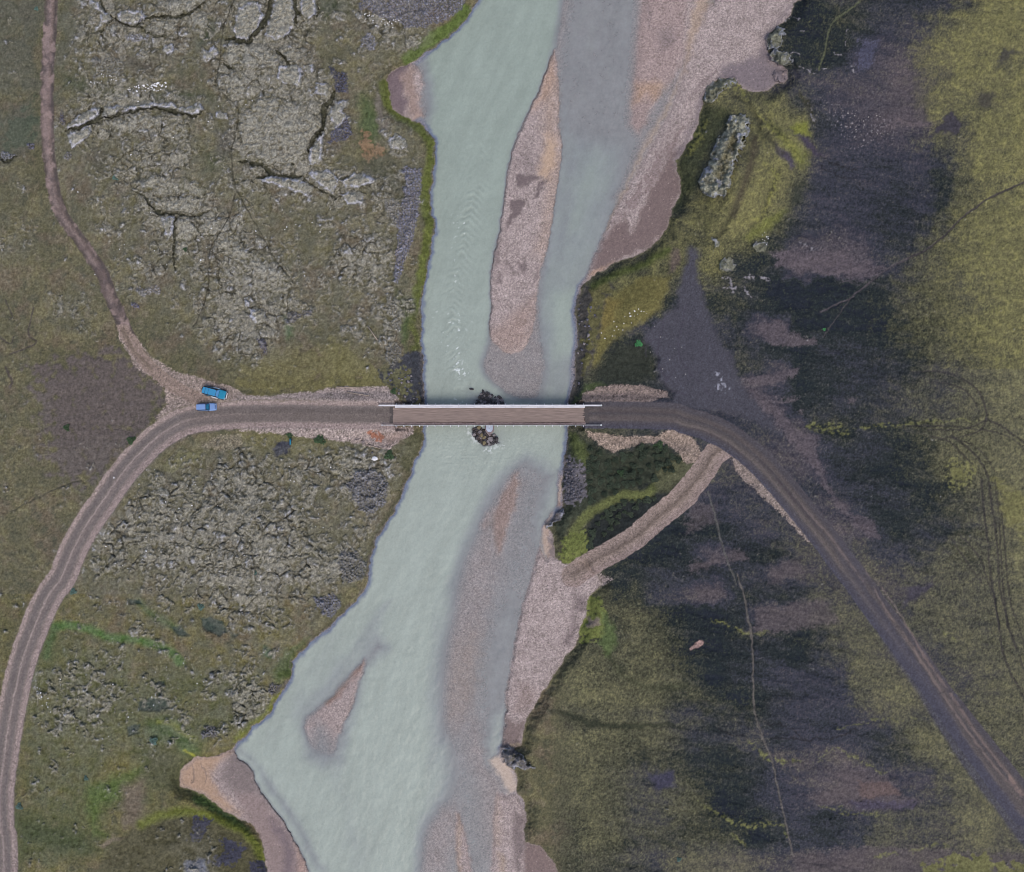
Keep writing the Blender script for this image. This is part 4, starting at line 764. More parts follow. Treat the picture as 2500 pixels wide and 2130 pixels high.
# ------------------------------------------------------------------ materials
class NT:
    def __init__(s, name):
        s.m = bpy.data.materials.new(name); s.m.use_nodes = True; s.t = s.m.node_tree
        s.b = s.t.nodes['Principled BSDF']; s.out = s.t.nodes['Material Output']
    def n(s, typ, **kw):
        x = s.t.nodes.new(typ)
        for k, v in kw.items(): setattr(x, k, v)
        return x
    def l(s, a, b): s.t.links.new(a, b)
    def noise(s, scale, detail=3, rough=.55, vec=None):
        x = s.n('ShaderNodeTexNoise'); x.inputs['Scale'].default_value = scale; x.inputs['Detail'].default_value = detail; x.inputs['Roughness'].default_value = rough
        if vec is not None: s.l(vec, x.inputs['Vector'])
        return x.outputs['Fac']
    def math(s, op, a, b=None):
        x = s.n('ShaderNodeMath', operation=op)
        for i, v in enumerate((a, b)):
            if v is None: continue
            if isinstance(v, (int, float)): x.inputs[i].default_value = v
            else: s.l(v, x.inputs[i])
        return x.outputs[0]
    def scale_col(s, col, f):
        x = s.n('ShaderNodeVectorMath', operation='SCALE'); s.l(col, x.inputs[0]); s.l(f, x.inputs['Scale']); return x.outputs[0]
    def bump(s, h, strength, dist):
        x = s.n('ShaderNodeBump'); x.inputs['Strength'].default_value = strength; x.inputs['Distance'].default_value = dist
        s.l(h, x.inputs['Height']); s.l(x.outputs[0], s.b.inputs['Normal'])
def mat_cover():
    q = NT('ground_cover')
    pos = q.n('ShaderNodeNewGeometry').outputs['Position']
    at = q.n('ShaderNodeAttribute', attribute_name='cover'); ag = q.n('ShaderNodeAttribute', attribute_name='grain')
    a = q.noise(5.0, 2, .6, pos); b = q.noise(1.6, 3, .6, pos)
    f = q.math('ADD', q.math('MULTIPLY', q.math('SUBTRACT', a, .5), 0.55), q.math('MULTIPLY', q.math('SUBTRACT', b, .5), 0.5))
    vo = q.n('ShaderNodeTexVoronoi'); vo.inputs['Scale'].default_value = 4.2; q.l(pos, vo.inputs['Vector'])
    sp = q.n('ShaderNodeSeparateColor'); q.l(vo.outputs['Color'], sp.inputs[0])
    peb = q.math('MULTIPLY', q.math('SUBTRACT', sp.outputs[0], .5), q.math('MULTIPLY', ag.outputs['Fac'], 0.5))
    f = q.math('ADD', 1.0, q.math('ADD', f, peb))
    q.l(q.scale_col(at.outputs['Color'], f), q.b.inputs['Base Color'])
    q.b.inputs['Roughness'].default_value = .95; q.b.inputs['Specular IOR Level'].default_value = .12
    q.bump(q.math('ADD', q.noise(3.0, 4, .65, pos), q.math('MULTIPLY', vo.outputs['Distance'], -.4)), .5, .12)
    return q.m
def mat_water():
    q = NT('silty_water')
    pos = q.n('ShaderNodeNewGeometry').outputs['Position']
    at = q.n('ShaderNodeAttribute', attribute_name='silt_ripple'); ad = q.n('ShaderNodeAttribute', attribute_name='depth')
    mp = q.n('ShaderNodeMapping'); mp.inputs['Scale'].default_value = (1.0, .55, 1); mp.inputs['Rotation'].default_value = (0, 0, .12); q.l(pos, mp.inputs['Vector'])
    f = q.math('ADD', .93, q.math('MULTIPLY', q.noise(2.2, 4, .6, mp.outputs[0]), .14))
    q.l(q.scale_col(at.outputs['Color'], f), q.b.inputs['Base Color'])
    q.b.inputs['Roughness'].default_value = .28; q.b.inputs['IOR'].default_value = 1.33; q.b.inputs['Specular IOR Level'].default_value = .2
    q.bump(q.noise(1.5, 4, .6, mp.outputs[0]), .35, .08)
    al = q.math('SUBTRACT', 1.0, q.math('EXPONENT', q.math('MULTIPLY', ad.outputs['Fac'], -2.4)))
    tr = q.n('ShaderNodeBsdfTransparent'); mx = q.n('ShaderNodeMixShader')
    q.l(al, mx.inputs[0]); q.l(tr.outputs[0], mx.inputs[1]); q.l(q.b.outputs[0], mx.inputs[2]); q.l(mx.outputs[0], q.out.inputs[0])
    return q.m
def mat(name, rgb, rough=.8, spec=.3, var=.2, scale=4.0, metal=0.0, bump=0.0, stretch=None, rgb2=None):
    q = NT(name)
    tc = q.n('ShaderNodeTexCoord').outputs['Object']
    if stretch is not None:
        mp = q.n('ShaderNodeMapping'); mp.inputs['Scale'].default_value = stretch; q.l(tc, mp.inputs['Vector']); tc = mp.outputs[0]
    nz = q.noise(scale, 4, .6, tc)
    mixn = q.n('ShaderNodeMix', data_type='RGBA')
    c1 = lin(*rgb); c2 = lin(*rgb2) if rgb2 else c1 * (1 + var)
    c0 = c1 * (1 - var) if not rgb2 else c1
    mixn.inputs[6].default_value = (*[float(v) for v in c0], 1); mixn.inputs[7].default_value = (*[float(min(v, 1)) for v in c2], 1)
    r = q.n('ShaderNodeMapRange'); r.inputs[1].default_value = .35; r.inputs[2].default_value = .65; q.l(nz, r.inputs[0]); q.l(r.outputs[0], mixn.inputs[0])
    q.l(mixn.outputs[2], q.b.inputs['Base Color'])
    q.b.inputs['Roughness'].default_value = rough; q.b.inputs['Specular IOR Level'].default_value = spec; q.b.inputs['Metallic'].default_value = metal
    if bump: q.bump(nz, .6, bump)
    return q.m
M_COVER, M_WATER = mat_cover(), mat_water()

def struct(o): o['kind'] = 'structure'; return o
def tag(o, label, cat, group=None):
    o['label'] = label; o['category'] = cat
    if group: o['group'] = group
    return o
def thing(name, label, cat, loc, rot=0, group=None):
    o = bpy.data.objects.new(name, None); o.location = loc; o.rotation_euler = (0, 0, rot); o.empty_display_size = .3
    COL.objects.link(o); return tag(o, label, cat, group)
for k, nm in ((0, 'ground'), (1, 'riverbed'), (2, 'gravel_bar'), (3, 'road'), (4, 'track'), (5, 'gravel_yard')):
    o = struct(grid_mesh(nm, QUAD[QC == k])); o.data.materials.append(M_COVER)
for k, (t, lab) in enumerate(SLABS):
    q = QUAD[QC == 10 + k]
    if len(q) < 4: continue
    o = grid_mesh('lava_boulder' if 'boulder' in lab else 'lava_slab', q); o.data.materials.append(M_COVER); tag(o, lab, 'rock', 'lava blocks on the mossy west side')
for k, cr in enumerate(CRAGS):
    q = QUAD[QC == 60 + k]
    if len(q) < 4: continue
    o = grid_mesh('rock_outcrop', q); o.data.materials.append(M_COVER); tag(o, cr[2], 'rock')

# ------------------------------------------------------------------ river water
ripple = 0.05 * fbm(X * 1.0 + 0.2 * Y, Y * .7, 16, 3, 300)
s, m, off, arc = line("B 830,900 800,1200 760,1400 720,1600 E 690,0 680,200 720,400 730,560", 26, 30)
chev = np.zeros_like(X); chev[s] = m * np.sin((arc - np.abs(off) * .7) / 2.6 + 2.5 * n24[s]) * sm(-.4, .4, n70b[s] + n24b[s])
m2 = poly("E 540,860 800,830 900,960 1000,900 1200,860 1300,960 1000,1100 700,1150 560,1050", 40)
chop = np.zeros_like(X); chop[m2[0]] = m2[1] * perlin(X[m2[0]] / 5, Y[m2[0]] / 4, 77)
ripple = (ripple + 0.05 * chev + 0.05 * chop) * sm(0.1, 0.7, D)
wz = np.where(D > 0, ripple, 0).astype(np.float32)
sm_d = np.clip(D, 0, 2)
north = sm(1300, 300, Y)[..., None]
deepc = lin(137, 149, 142) * north + lin(147, 157, 151) * (1 - north)
fr = (1 - edge)[..., None]
mid = lin(137, 144, 148) * (1 - fr) + lin(112, 127, 152) * fr
t_ = sm(0.3, 1.25, sm_d + .14 * n70 + .14 * fbm(X * .9 + .3 * Y, Y * .22, 40, 3, 430))[..., None]
flow = fbm(X * .9 + .35 * Y, Y * .16, 26, 4, 410)
silt_ripple = (mid * (1 - t_) + deepc * t_) * (1 + .085 * flow + .05 * n70 + .03 * n24 + .02 * n9 + .09 * chev + .06 * chop + .03 * wn + .025 * n5)[..., None]  # silt tone, with wave crests lightened and troughs darkened in the colour itself
foam = np.zeros_like(X)
for t, r, th in (("E 690,430 750,440 770,520 720,550 690,500", 8, .15), ("E 690,250 720,250 740,400 700,420", 8, .5), ("E 700,650 740,670 750,700 700,700", 7, .45), ("E 765,830 790,870 835,935 800,920 770,880", 7, -.15), ("E 870,955 900,965 960,950 940,985 880,990", 9, -.1), ("E 980,930 1010,930 970,960", 9, .2), ("E 600,150 780,160 740,420 640,420", 30, .55), ("B 700,1300 800,1250 780,1350 740,1650 700,1700", 30, .6)):
    s, m = poly(t, r); foam[s] = np.maximum(foam[s], m * sm(th, th + .3, n5[s] * .6 + n9[s] * .8))
silt_ripple = silt_ripple * (1 - foam[..., None] * .8) + .8 * foam[..., None] * lin(206, 214, 216)
dep = np.maximum(np.clip(D, 0, 3), foam * 1.0) * sm(2.0, -2.0, DCH)
wet_v = (DCH < 4) & (D > -0.08)
wq = QUAD[wet_v.ravel()[QUAD].all(1)]
o = struct(grid_mesh('river', wq, wz, {'silt_ripple': silt_ripple.reshape(-1, 3), 'depth': dep.ravel()})); o.data.materials.append(M_WATER)
M_POND = mat('pond_water', (38, 56, 55), .15, .5, .15, .6)
def ground_z(px, py):
    j = int(np.clip(np.searchsorted(XS, px), 0, NX - 1)); i = int(np.clip(np.searchsorted(YS, py), 0, NY - 1)); return float(Z[i, j])

# ------------------------------------------------------------------ mesh helpers
def link(name, bm, m, parent=None, smooth=False):
    bmesh.ops.recalc_face_normals(bm, faces=bm.faces)
    me = bpy.data.meshes.new(name); bm.to_mesh(me); bm.free()
    if smooth: me.shade_smooth()
    me.materials.append(m)
    o = bpy.data.objects.new(name, me); COL.objects.link(o)
    if parent is not None: o.parent = parent
    return o
def box(bm, x0, x1, y0, y1, z0, z1, bev=0.0):
    r = bmesh.ops.create_cube(bm, size=1.0, matrix=Matrix.Translation(((x0 + x1) / 2, (y0 + y1) / 2, (z0 + z1) / 2)) @ Matrix.Diagonal((x1 - x0, y1 - y0, z1 - z0, 1)))
    if bev:
        es = {e for v in r['verts'] for e in v.link_edges}
        bmesh.ops.bevel(bm, geom=list(es), offset=bev, segments=2, affect='EDGES', profile=.6)
def cyl(bm, p, q, r, n=12, r2=None):
    p, q = Vector(p), Vector(q); d = q - p
    mt = Matrix.Translation((p + q) / 2) @ d.to_track_quat('Z', 'Y').to_matrix().to_4x4()
    bmesh.ops.create_cone(bm, cap_ends=True, segments=n, radius1=r, radius2=r if r2 is None else r2, depth=d.length, matrix=mt)
def prism(bm, pts, z0, z1):
    a = [bm.verts.new((x, y, z0)) for x, y in pts]; b = [bm.verts.new((x, y, z1)) for x, y in pts]
    bm.faces.new(a[::-1]); bm.faces.new(b)
    for i in range(len(a)): bm.faces.new((a[i - 1], a[i], b[i], b[i - 1]))
def loft(bm, rings, cap=True):
    rs = [[bm.verts.new(p) for p in r] for r in rings]
    for r, s_ in zip(rs[:-1], rs[1:]):
        for i in range(len(r)): bm.faces.new((r[i - 1], r[i], s_[i], s_[i - 1]))
    if cap: bm.faces.new(rs[0][::-1]); bm.faces.new(rs[-1])
BM = bmesh.new

# ------------------------------------------------------------------ bridge
M_DECK = mat('weathered_deck_timber', (112, 101, 97), .9, .15, .22, 3.0, stretch=(.12, 3.2, 1), rgb2=(142, 127, 120), bump=.01)
M_KERBR = mat('worn_kerb_timber', (112, 96, 92), .9, .15, .3, 2.2, stretch=(.6, 4, 1), rgb2=(160, 142, 138), bump=.01)
M_WHITE = mat('chipped_white_paint', (178, 180, 190), .7, .3, .2, 1.6, stretch=(.5, 4, 1), rgb2=(206, 206, 212))
M_STEEL = mat('galvanised_rail_steel', (158, 164, 170), .55, .4, .2, 3.0, stretch=(.4, 2, 1), rgb2=(196, 200, 206))
M_CONC = mat('pale_concrete', (158, 168, 186), .85, .2, .12, 2.0, bump=.02)
M_CONCD = mat('stained_concrete', (120, 110, 112), .9, .2, .2, 1.5, bump=.03)
M_GIRD = mat('rusty_girder_steel', (84, 66, 60), .7, .3, .3, 3)
ZD = 3.3
KD = MPP * (H - ZD) / H
bx0, by0, _ = W(958, 1014, ZD)
bcx = W(1195, 1014, ZD)[0]; bcy = W(1195, 1014, ZD)[1]
br = thing('bridge', 'single lane timber decked bridge with white rails crossing the milky river', 'bridge', (bcx, bcy, 0))
def BX(px): return (px - 1195) * KD
def BY(py): return (1014 - py) * KD
bm = BM()
rows = 14
for i in range(rows):          # lengthwise running planks
    y0 = BY(1031) + (BY(997) - BY(1031)) * i / rows; y1 = BY(1031) + (BY(997) - BY(1031)) * (i + 1) / rows
    dz = random.uniform(-.008, .008); x0 = BX(958)
    cuts = sorted([BX(958)] + [BX(random.uniform(980, 1410)) for _ in range(5)] + [BX(1432) - random.random() * .6])
    for a, b in zip(cuts[:-1], cuts[1:]): box(bm, a + .006, b - .006, y0 + .008, y1 - .008, ZD - .08, ZD + dz)
deck = link('deck', bm, M_DECK, br)
bm = BM(); box(bm, BX(957), BX(1433), BY(1038), BY(989), ZD - .22, ZD - .085); link('crossbeam', bm, M_GIRD, br)
for yy in (1004, 1025):
    bm = BM(); y = BY(yy)
    for z0, z1, hw in ((2.35, 2.40, .16), (2.40, 3.03, .03), (3.03, 3.075, .16)): box(bm, BX(955), BX(1435), y - hw, y + hw, z0, z1)
    link('girder', bm, M_GIRD, br)
bm = BM()
n = 12
for i in range(n):
    a, b = BX(964 + (1428 - 964) * i / n), BX(964 + (1428 - 964) * (i + 1) / n); dy = random.uniform(-.02, .02)
    box(bm, a + .01, b - .01, BY(996.2) + dy, BY(992.4) + dy, ZD - .08, ZD + .2, .02)
link('kerb', bm, M_WHITE, br)
bm = BM()
n = 14
for i in range(n):
    a, b = BX(960 + (1430 - 960) * i / n), BX(960 + (1430 - 960) * (i + 1) / n); dy = random.uniform(-.03, .03)
    box(bm, a + .01, b - .01, BY(1036.6) + dy, BY(1032.2) + dy, ZD - .08, ZD + .16, .02)
link('kerb', bm, M_KERBR, br)
def w_beam(bm, x0, x1, y, zc, w_, face):
    prof = [(0, -.16), (.05, -.12), (.05, -.05), (0, 0), (.05, .05), (.05, .12), (0, .16)]
    out = [(y + face * p[0] * w_, zc + p[1]) for p in prof] ; inn = [(y + face * (p[0] * w_ - .03), zc + p[1]) for p in prof[::-1]]
    pts = out + inn
    loft(bm, [[(x0, a, b) for a, b in pts], [(x1, a, b) for a, b in pts]])
for side, yr, x0, x1, wide in ((1, 990.6, 927, 1467, True), (-1, 1038.6, 934, 1467, False)):
    bm = BM(); y = BY(yr); zr = ZD + .62; k = 1 + 0 * zr
    if wide:
        segs = [(927, 964), (964.3, 1064), (1064.3, 1120), (1120.3, 1205), (1205.3, 1290), (1290.3, 1378), (1378.3, 1432), (1432.3, 1467)]
        for j, (a, b) in enumerate(segs):
            o_ = random.uniform(-.015, .015)
            box(bm, BX(a), BX(b), y - .17 + o_, y + .16 + o_, zr + .14, zr + .24, .015)
            box(bm, BX(a), BX(b), y + .0, y + .08, zr - .2, zr + .14)
    else:
        w_beam(bm, BX(x0), BX(x1), y, zr, 1.6, 1); box(bm, BX(x0 + 3), BX(1120), y - .06, y + .03, zr + .165, zr + .2)
        box(bm, BX(1121), BX(1395), y - .05, y + .02, zr + .165, zr + .2)
    rail = link('guard_rail', bm, M_WHITE if wide else M_STEEL, br)
    for a in (x0, x1):
        bm = BM(); cyl(bm, (BX(a), y, zr - .16), (BX(a), y, zr + (.26 if wide else .18)), .2 if a == x1 else .14, 10); link('end_cap', bm, M_STEEL, rail)
    bm = BM()
    if wide: box(bm, -.055, .055, .09, .24, ZD - .7, zr + .1, .01); box(bm, -.04, .04, .2, .5, ZD - .2, ZD - .08)
    else: box(bm, -.06, .06, -.42, -.1, ZD - .7, zr - .1, .015); box(bm, -.05, .05, -.12, -.02, zr - .12, zr + .12)
    post = None
    for i in range(25):
        px = 967.5 + i * (1424.5 - 967.5) / 24
        if post is None: post = link('post', bm, M_WHITE, rail); o = post
        else: o = post.copy(); COL.objects.link(o); o.parent = rail
        o.location = (BX(px), y, 0)
M_DIRT = mat('road_dirt', (78, 73, 73), .95, .1, .2, 6, bump=.02)
for a, b, nm in ((1432, 1421, 'dirt'), (958, 961, 'dirt')):
    bm = BM(); ys = np.linspace(BY(1034), BY(994.5), 22); rr = random.Random(a)
    xs_ = [BX(a) + (BX(b) - BX(a)) * (.25 + .75 * rr.random() * (1 if abs(y - BY(1012)) < 1.0 else .5)) for y in ys]
    pts = [(BX(a) + (.6 if a > 1200 else -.6), y) for y in ys] + list(zip(xs_[::-1], ys[::-1])); prism(bm, pts, ZD - .01, ZD + .025); link('dirt', bm, M_DIRT, br)
# pier with rounded cutwater
xc = BX(1194.5)
bm = BM()
def nose(hw, y0, y1, pointed=False):
    if pointed: return [(xc - hw, y1), (xc - hw, y0 + hw * 1.3), (xc, y0), (xc + hw, y0 + hw * 1.3), (xc + hw, y1)]
    return [(xc - hw, y1)] + [(xc - hw * math.cos(t), y0 + hw * 1.25 - hw * 1.25 * math.sin(t)) for t in np.linspace(0, math.pi, 14)] + [(xc + hw, y1)]
prism(bm, nose(.74, BY(1055.5), BY(990)), -.4, 2.34); pier = link('pier', bm, M_CONC, br)
bm = BM(); prism(bm, nose(1.0, BY(1066.5), BY(986), True), -1.5, .35); link('footing', bm, M_CONCD, pier)
bm = BM(); cyl(bm, (xc, BY(1046), 2.34), (xc, BY(1046), 2.52), .05); link('bolt', bm, M_GIRD, pier)
for a, b in ((955, 966), (1424, 1435)):
    bm = BM(); box(bm, BX(a), BX(b), BY(1040), BY(988), 0.4, 2.34); box(bm, BX(a) if a < 1000 else BX(b) - .35, BX(a) + .35 if a < 1000 else BX(b), BY(1040), BY(988), 2.341, 3.07)
    link('abutment', bm, M_CONCD, br)

# ------------------------------------------------------------------ vehicles (nose along +x)
def tyre_set(root, xs, yw, r, wdt, m_t, m_r):
    for x in xs:
        for sd in (-1, 1):
            bm = BM(); cyl(bm, (x, sd * (yw - wdt), r), (x, sd * yw, r), r, 20); wh = link('wheel', bm, m_t, root)
            bm = BM(); cyl(bm, (x, sd * (yw - .02), r), (x, sd * (yw + .012), r), r * .55, 14); link('rim', bm, m_r, wh)
def car_ring(x, hw, z0, z1, rad=.12, n=4):
    pts = []
    for cy, cz, a0 in ((hw - rad, z1 - rad, 0), (-hw + rad, z1 - rad, 90), (-hw + .04, z0 + .04, 180), (hw - .04, z0 + .04, 270)):
        rr = rad if a0 < 180 else .04
        for i in range(n):
            t = math.radians(a0 + 90 * i / (n - 1)); pts.append((x, cy + rr * math.cos(t), cz + rr * math.sin(t)))
    return pts
M_TYRE = mat('tyre_rubber', (34, 36, 40), .9, .2, .2, 6); M_RIM = mat('wheel_rim_metal', (150, 155, 160), .4, .5, .1, 4, .6)
M_GLASS = mat('dark_car_glass', (18, 34, 52), .12, .6, .15, 1.0); M_SCR = mat('sky_lit_windscreen', (84, 140, 190), .1, .6, .1, 1.2); M_TSCR = mat('teal_windscreen_glass', (12, 84, 116), .1, .6, .35, 1.6)  # sky reflection is put into the light blue windscreen colour
M_TRIM = mat('black_plastic_trim', (30, 40, 58), .7, .3, .2, 5); M_CHROME = mat('pale_bright_metal', (206, 206, 214), .3, .5, .1, 4)
M_LAMP = mat('headlamp_glass', (190, 200, 206), .15, .6, .1, 5); M_RED = mat('red_tail_lamp', (140, 26, 22), .3, .5, .1, 5)
M_TEAL = mat('teal_car_paint', (16, 118, 150), .35, .5, .06, 1.5); M_ROOFT = mat('teal_roof_sheen', (42, 124, 168), .4, .5, .05, 1.5); M_BLUE = mat('light_blue_car_paint', (106, 137, 186), .4, .5, .05, 1.2)  # roof is the body teal with a bluish reflection put into its colour
def build_car(name, label, px, py, heading, L, Wd, ht, body_m, roof_m, scr_m, big):
    gz = ground_z(px, py) + .02
    x, y, _ = W(px, py, gz + .8)
    r = thing(name, label, 'car', (x, y, gz), math.radians(heading), 'cars parked on the gravel by the road')
    hw = Wd / 2; h = L / 2; belt = ht * .58; wr = .40 if big else .33
    hood_x = h * .40 if big else h * .34        # base of windscreen
    bm = BM()
    loft(bm, [car_ring(-h + .06, hw - .08, .5, belt - .03), car_ring(-h + .14, hw - .03, .42, belt), car_ring(-h * .4, hw, .4, belt), car_ring(hood_x, hw, .4, belt), car_ring(h * .8, hw - .03, .42, belt - .05), car_ring(h - .12, hw - .07, .48, belt - .1), car_ring(h - .05, hw - .16, .55, belt - .2)])
    body = link('body', bm, body_m, r, True)
    bm = BM(); box(bm, hood_x + .1, h - .22, -hw + .22, hw - .22, belt - .08, belt + .015, .03); link('bonnet', bm, body_m, r)
    rw = hw * (.70 if big else .70); rx0 = -h + .12; rx1 = hood_x - (.38 if big else .62)
    bm = BM()     # glazed cabin, leaning inwards to the roof
    def ring4(z, a, b, w0): return [(a, -w0, z), (b, -w0, z), (b, w0, z), (a, w0, z)]
    loft(bm, [ring4(belt - .02, -h + .1, hood_x - .02, hw - .07), ring4(ht - .07, rx0 + .04, rx1 + .02, rw - .02)]); cab = link('cabin', bm, M_TRIM, r)
    def quad(nm, pts, m, par, t=.012):
        bm = BM(); v = [Vector(p) for p in pts]; nn = (v[1] - v[0]).cross(v[3] - v[0]).normalized()
        a = [bm.verts.new(p + nn * t) for p in v]; b = [bm.verts.new(p - nn * t) for p in v]
        bm.faces.new(a); bm.faces.new(b[::-1])
        for i in range(4): bm.faces.new((a[i - 1], a[i], b[i], b[i - 1]))
        return link(nm, bm, m, par)
    w0, w1 = hw - .07, rw - .02
    quad('windscreen', [(hood_x, -w0 + .08, belt + .04), (hood_x, w0 - .08, belt + .04), (rx1 + .05, w1 - .06, ht - .1), (rx1 + .05, -w1 + .06, ht - .1)], scr_m, cab)
    quad('rear_window', [(-h + .09, w0 - .15, belt + .06), (-h + .09, -w0 + .15, belt + .06), (rx0 + .03, -w1 + .12, ht - .14), (rx0 + .03, w1 - .12, ht - .14)], M_GLASS, cab)
    ns = 3 if big else 2
    for sd in (-1, 1):
        for i in range(ns):
            a0 = -h + .22 + (hood_x - .2 + h - .22) * i / ns; a1 = -h + .22 + (hood_x - .2 + h - .22) * (i + 1) / ns - .1
            tx = lambda q: rx0 + .1 + (q + h - .22) / (hood_x + h - .42) * (rx1 - rx0 - .12)
            quad('side_window', [(a0, sd * w0, belt + .05), (a1, sd * w0, belt + .05), (tx(a1), sd * w1, ht - .12), (tx(a0), sd * w1, ht - .12)], M_GLASS, cab)
    bm = BM()
    if big:
        e = [rx0, rx0 + .62, rx0 + 1.32, rx1]
        for a, b in zip(e[:-1], e[1:]): box(bm, a + .03, b - .03, -rw, rw, ht - .075, ht - .01, .025)
    else:
        box(bm, rx0, rx1, -rw, rw, ht - .075, ht - .02, .03)
        for i in range(5): yy = -rw * .66 + rw * 1.32 * i / 4; box(bm, rx0 + .15, rx1 - .12, yy - .03, yy + .03, ht - .021, ht - .005)
    roof = link('roof', bm, roof_m, r)
    if big:
        for xx in (e[1], e[2]):
            bm = BM(); box(bm, xx - .025, xx + .025, -rw + .02, rw - .02, ht - .074, ht - .035); link('roof_seam', bm, M_TRIM, roof)
        bm = BM()
        for i in range(5): box(bm, rx1 - .08 - .05 * i, rx1 - .05 - .05 * i, -rw + .15, rw - .15, ht - .01, ht - .002)
        for sd in (-1, 1):
            bm2 = BM(); box(bm2, -h * .28, h * .30, sd * (hw + .02), sd * (hw + .19), .44, .50, .02) if sd > 0 else box(bm2, -h * .28, h * .30, -(hw + .19), -(hw + .02), .44, .50, .02)
            link('side_step', bm2, M_CHROME, r)
        bm.free()
        for xx in (-h * .58, h * .60):
            for sd in (-1, 1):
                bm = BM()
                ys = (hw - .02, hw + .1) if sd > 0 else (-hw - .1, -hw + .02)
                pr = [(xx + .58 * math.cos(t), .42 + .52 * math.sin(t)) for t in np.linspace(0, math.pi, 9)] + [(xx + .44 * math.cos(t), .42 + .42 * math.sin(t)) for t in np.linspace(math.pi, 0, 9)]
                loft(bm, [[(a, ys[0], b) for a, b in pr], [(a, ys[1], b) for a, b in pr]]); link('wheel_arch', bm, M_TRIM, r)
        bm = BM(); cyl(bm, (h + .16, -.62, .72), (h + .16, .62, .72), .06); cyl(bm, (h + .16, -.62, 1.0), (h + .16, .62, 1.0), .045)
        for yy in (-.5, .5): cyl(bm, (h - .05, yy, .55), (h + .16, yy, 1.0), .04)
        link('bull_bar', bm, M_CHROME, r)
        bm = BM(); cyl(bm, (-h - .02, .1, 1.05), (-h - .24, .1, 1.05), .37, 18); link('spare_wheel', bm, M_TYRE, r)
    bm = BM(); box(bm, h - .12, h + .06, -hw + .1, hw - .1, .42, .62, .04); link('front_bumper', bm, M_TRIM if big else body_m, r)
    bm = BM(); box(bm, -h - .06, -h + .1, -hw + .06, hw - .06, .42, .62, .04); link('rear_bumper', bm, M_TRIM, r)
    bm = BM(); box(bm, h - .16, h - .02, -hw + .42, hw - .42, .66, belt - .17, .02); link('grille', bm, M_TRIM, r)
    for sd in (-1, 1):
        bm = BM(); cyl(bm, (h - .14, sd * (hw - .27), belt - .26), (h - .015, sd * (hw - .27), belt - .26), .11); link('headlight', bm, M_LAMP, r)
        bm = BM(); box(bm, -h + .03, -h + .1, sd * (hw - .16) - .06, sd * (hw - .16) + .06, .72, .95, .01); link('tail_light', bm, M_RED, r)
        bm = BM(); box(bm, hood_x - .32, hood_x - .16, sd * (hw + .1) - .1, sd * (hw + .1) + .1, belt + .04, belt + .2, .03); link('wing_mirror', bm, M_CHROME if big else M_TRIM, r)
        bm = BM(); box(bm, hood_x + .02, hood_x + .07, sd * .3 - .28, sd * .3 + .28, belt + .02, belt + .05); link('wiper', bm, M_TRIM, r)
        bm = BM(); box(bm, hood_x - .95, hood_x - .8, sd * (hw + .005) - .02, sd * (hw + .005) + .02, belt - .14, belt - .1); link('door_handle', bm, M_TRIM, r)
    tyre_set(r, (-h * .58, h * .60), hw + (.06 if big else .0), wr, .26 if big else .2, M_TYRE, M_RIM)
    return r
build_car('parked_car', 'large teal off road wagon with white side steps and bull bar, parked askew on gravel', 524.4, 959.2, -14.8, 5.0, 1.92, 1.95, M_TEAL, M_ROOFT, M_SCR, True)
build_car('parked_car', 'small light blue boxy off road car with ribbed roof, parked beside the larger teal wagon', 504.3, 994.3, 1.2, 4.0, 1.62, 1.68, M_BLUE, M_BLUE, M_TSCR, False)

# ------------------------------------------------------------------ loose rocks
def rock_mesh(name, seed, flat=.7, ang=.35):
    rr = random.Random(seed); bm = BM(); bmesh.ops.create_icosphere(bm, subdivisions=2, radius=.5)
    pl = [(Vector((rr.gauss(0, 1), rr.gauss(0, 1), rr.gauss(0, .8))).normalized(), rr.uniform(.24, .42)) for _ in range(9)]
    for v in bm.verts:
        for nrm, dd in pl:
            e = v.co.dot(nrm) - dd
            if e > 0: v.co -= nrm * e * .92
        v.co.z *= flat
    me = bpy.data.meshes.new(name); bm.to_mesh(me); bm.free(); return me
M_RD = mat('wet_dark_basalt', (56, 54, 58), .6, .35, .35, 2.5, bump=.04); M_RG = mat('grey_basalt', (116, 112, 116), .9, .2, .25, 3, bump=.04); M_RT = mat('tan_mossy_boulder', (112, 104, 82), .9, .2, .25, 3, bump=.04)
M_RP = mat('bleached_pale_stone', (206, 208, 214), .8, .2, .12, 5); M_RB = mat('bluish_lava_rubble', (88, 88, 98), .9, .2, .3, 4, bump=.05)
def rocks(name, mats, seeds, flat=.7):
    out = []
    for m in mats:
        for sd in seeds:
            me = rock_mesh(name, sd, flat); me.materials.append(m); out.append(me)
    return out
def put_rock(name, me, px, py, size, z, label, cat, group=None, sc=(1, 1, 1)):
    o = bpy.data.objects.new(name, me)
    x, y, _ = W(px, py, z); o.location = (x, y, z); o.rotation_euler = (random.uniform(-.3, .3), random.uniform(-.3, .3), random.uniform(0, 6.3))
    o.scale = (size * random.uniform(.85, 1.25) * sc[0], size * random.uniform(.75, 1.0) * sc[1], size * sc[2]); COL.objects.link(o); return tag(o, label, cat, group)
def inside(pt, pts):
    c = False
    for i in range(len(pts)):
        a, b = pts[i - 1], pts[i]
        if (a[1] > pt[1]) != (b[1] > pt[1]) and pt[0] < (b[0] - a[0]) * (pt[1] - a[1]) / (b[1] - a[1]) + a[0]: c = not c
    return c
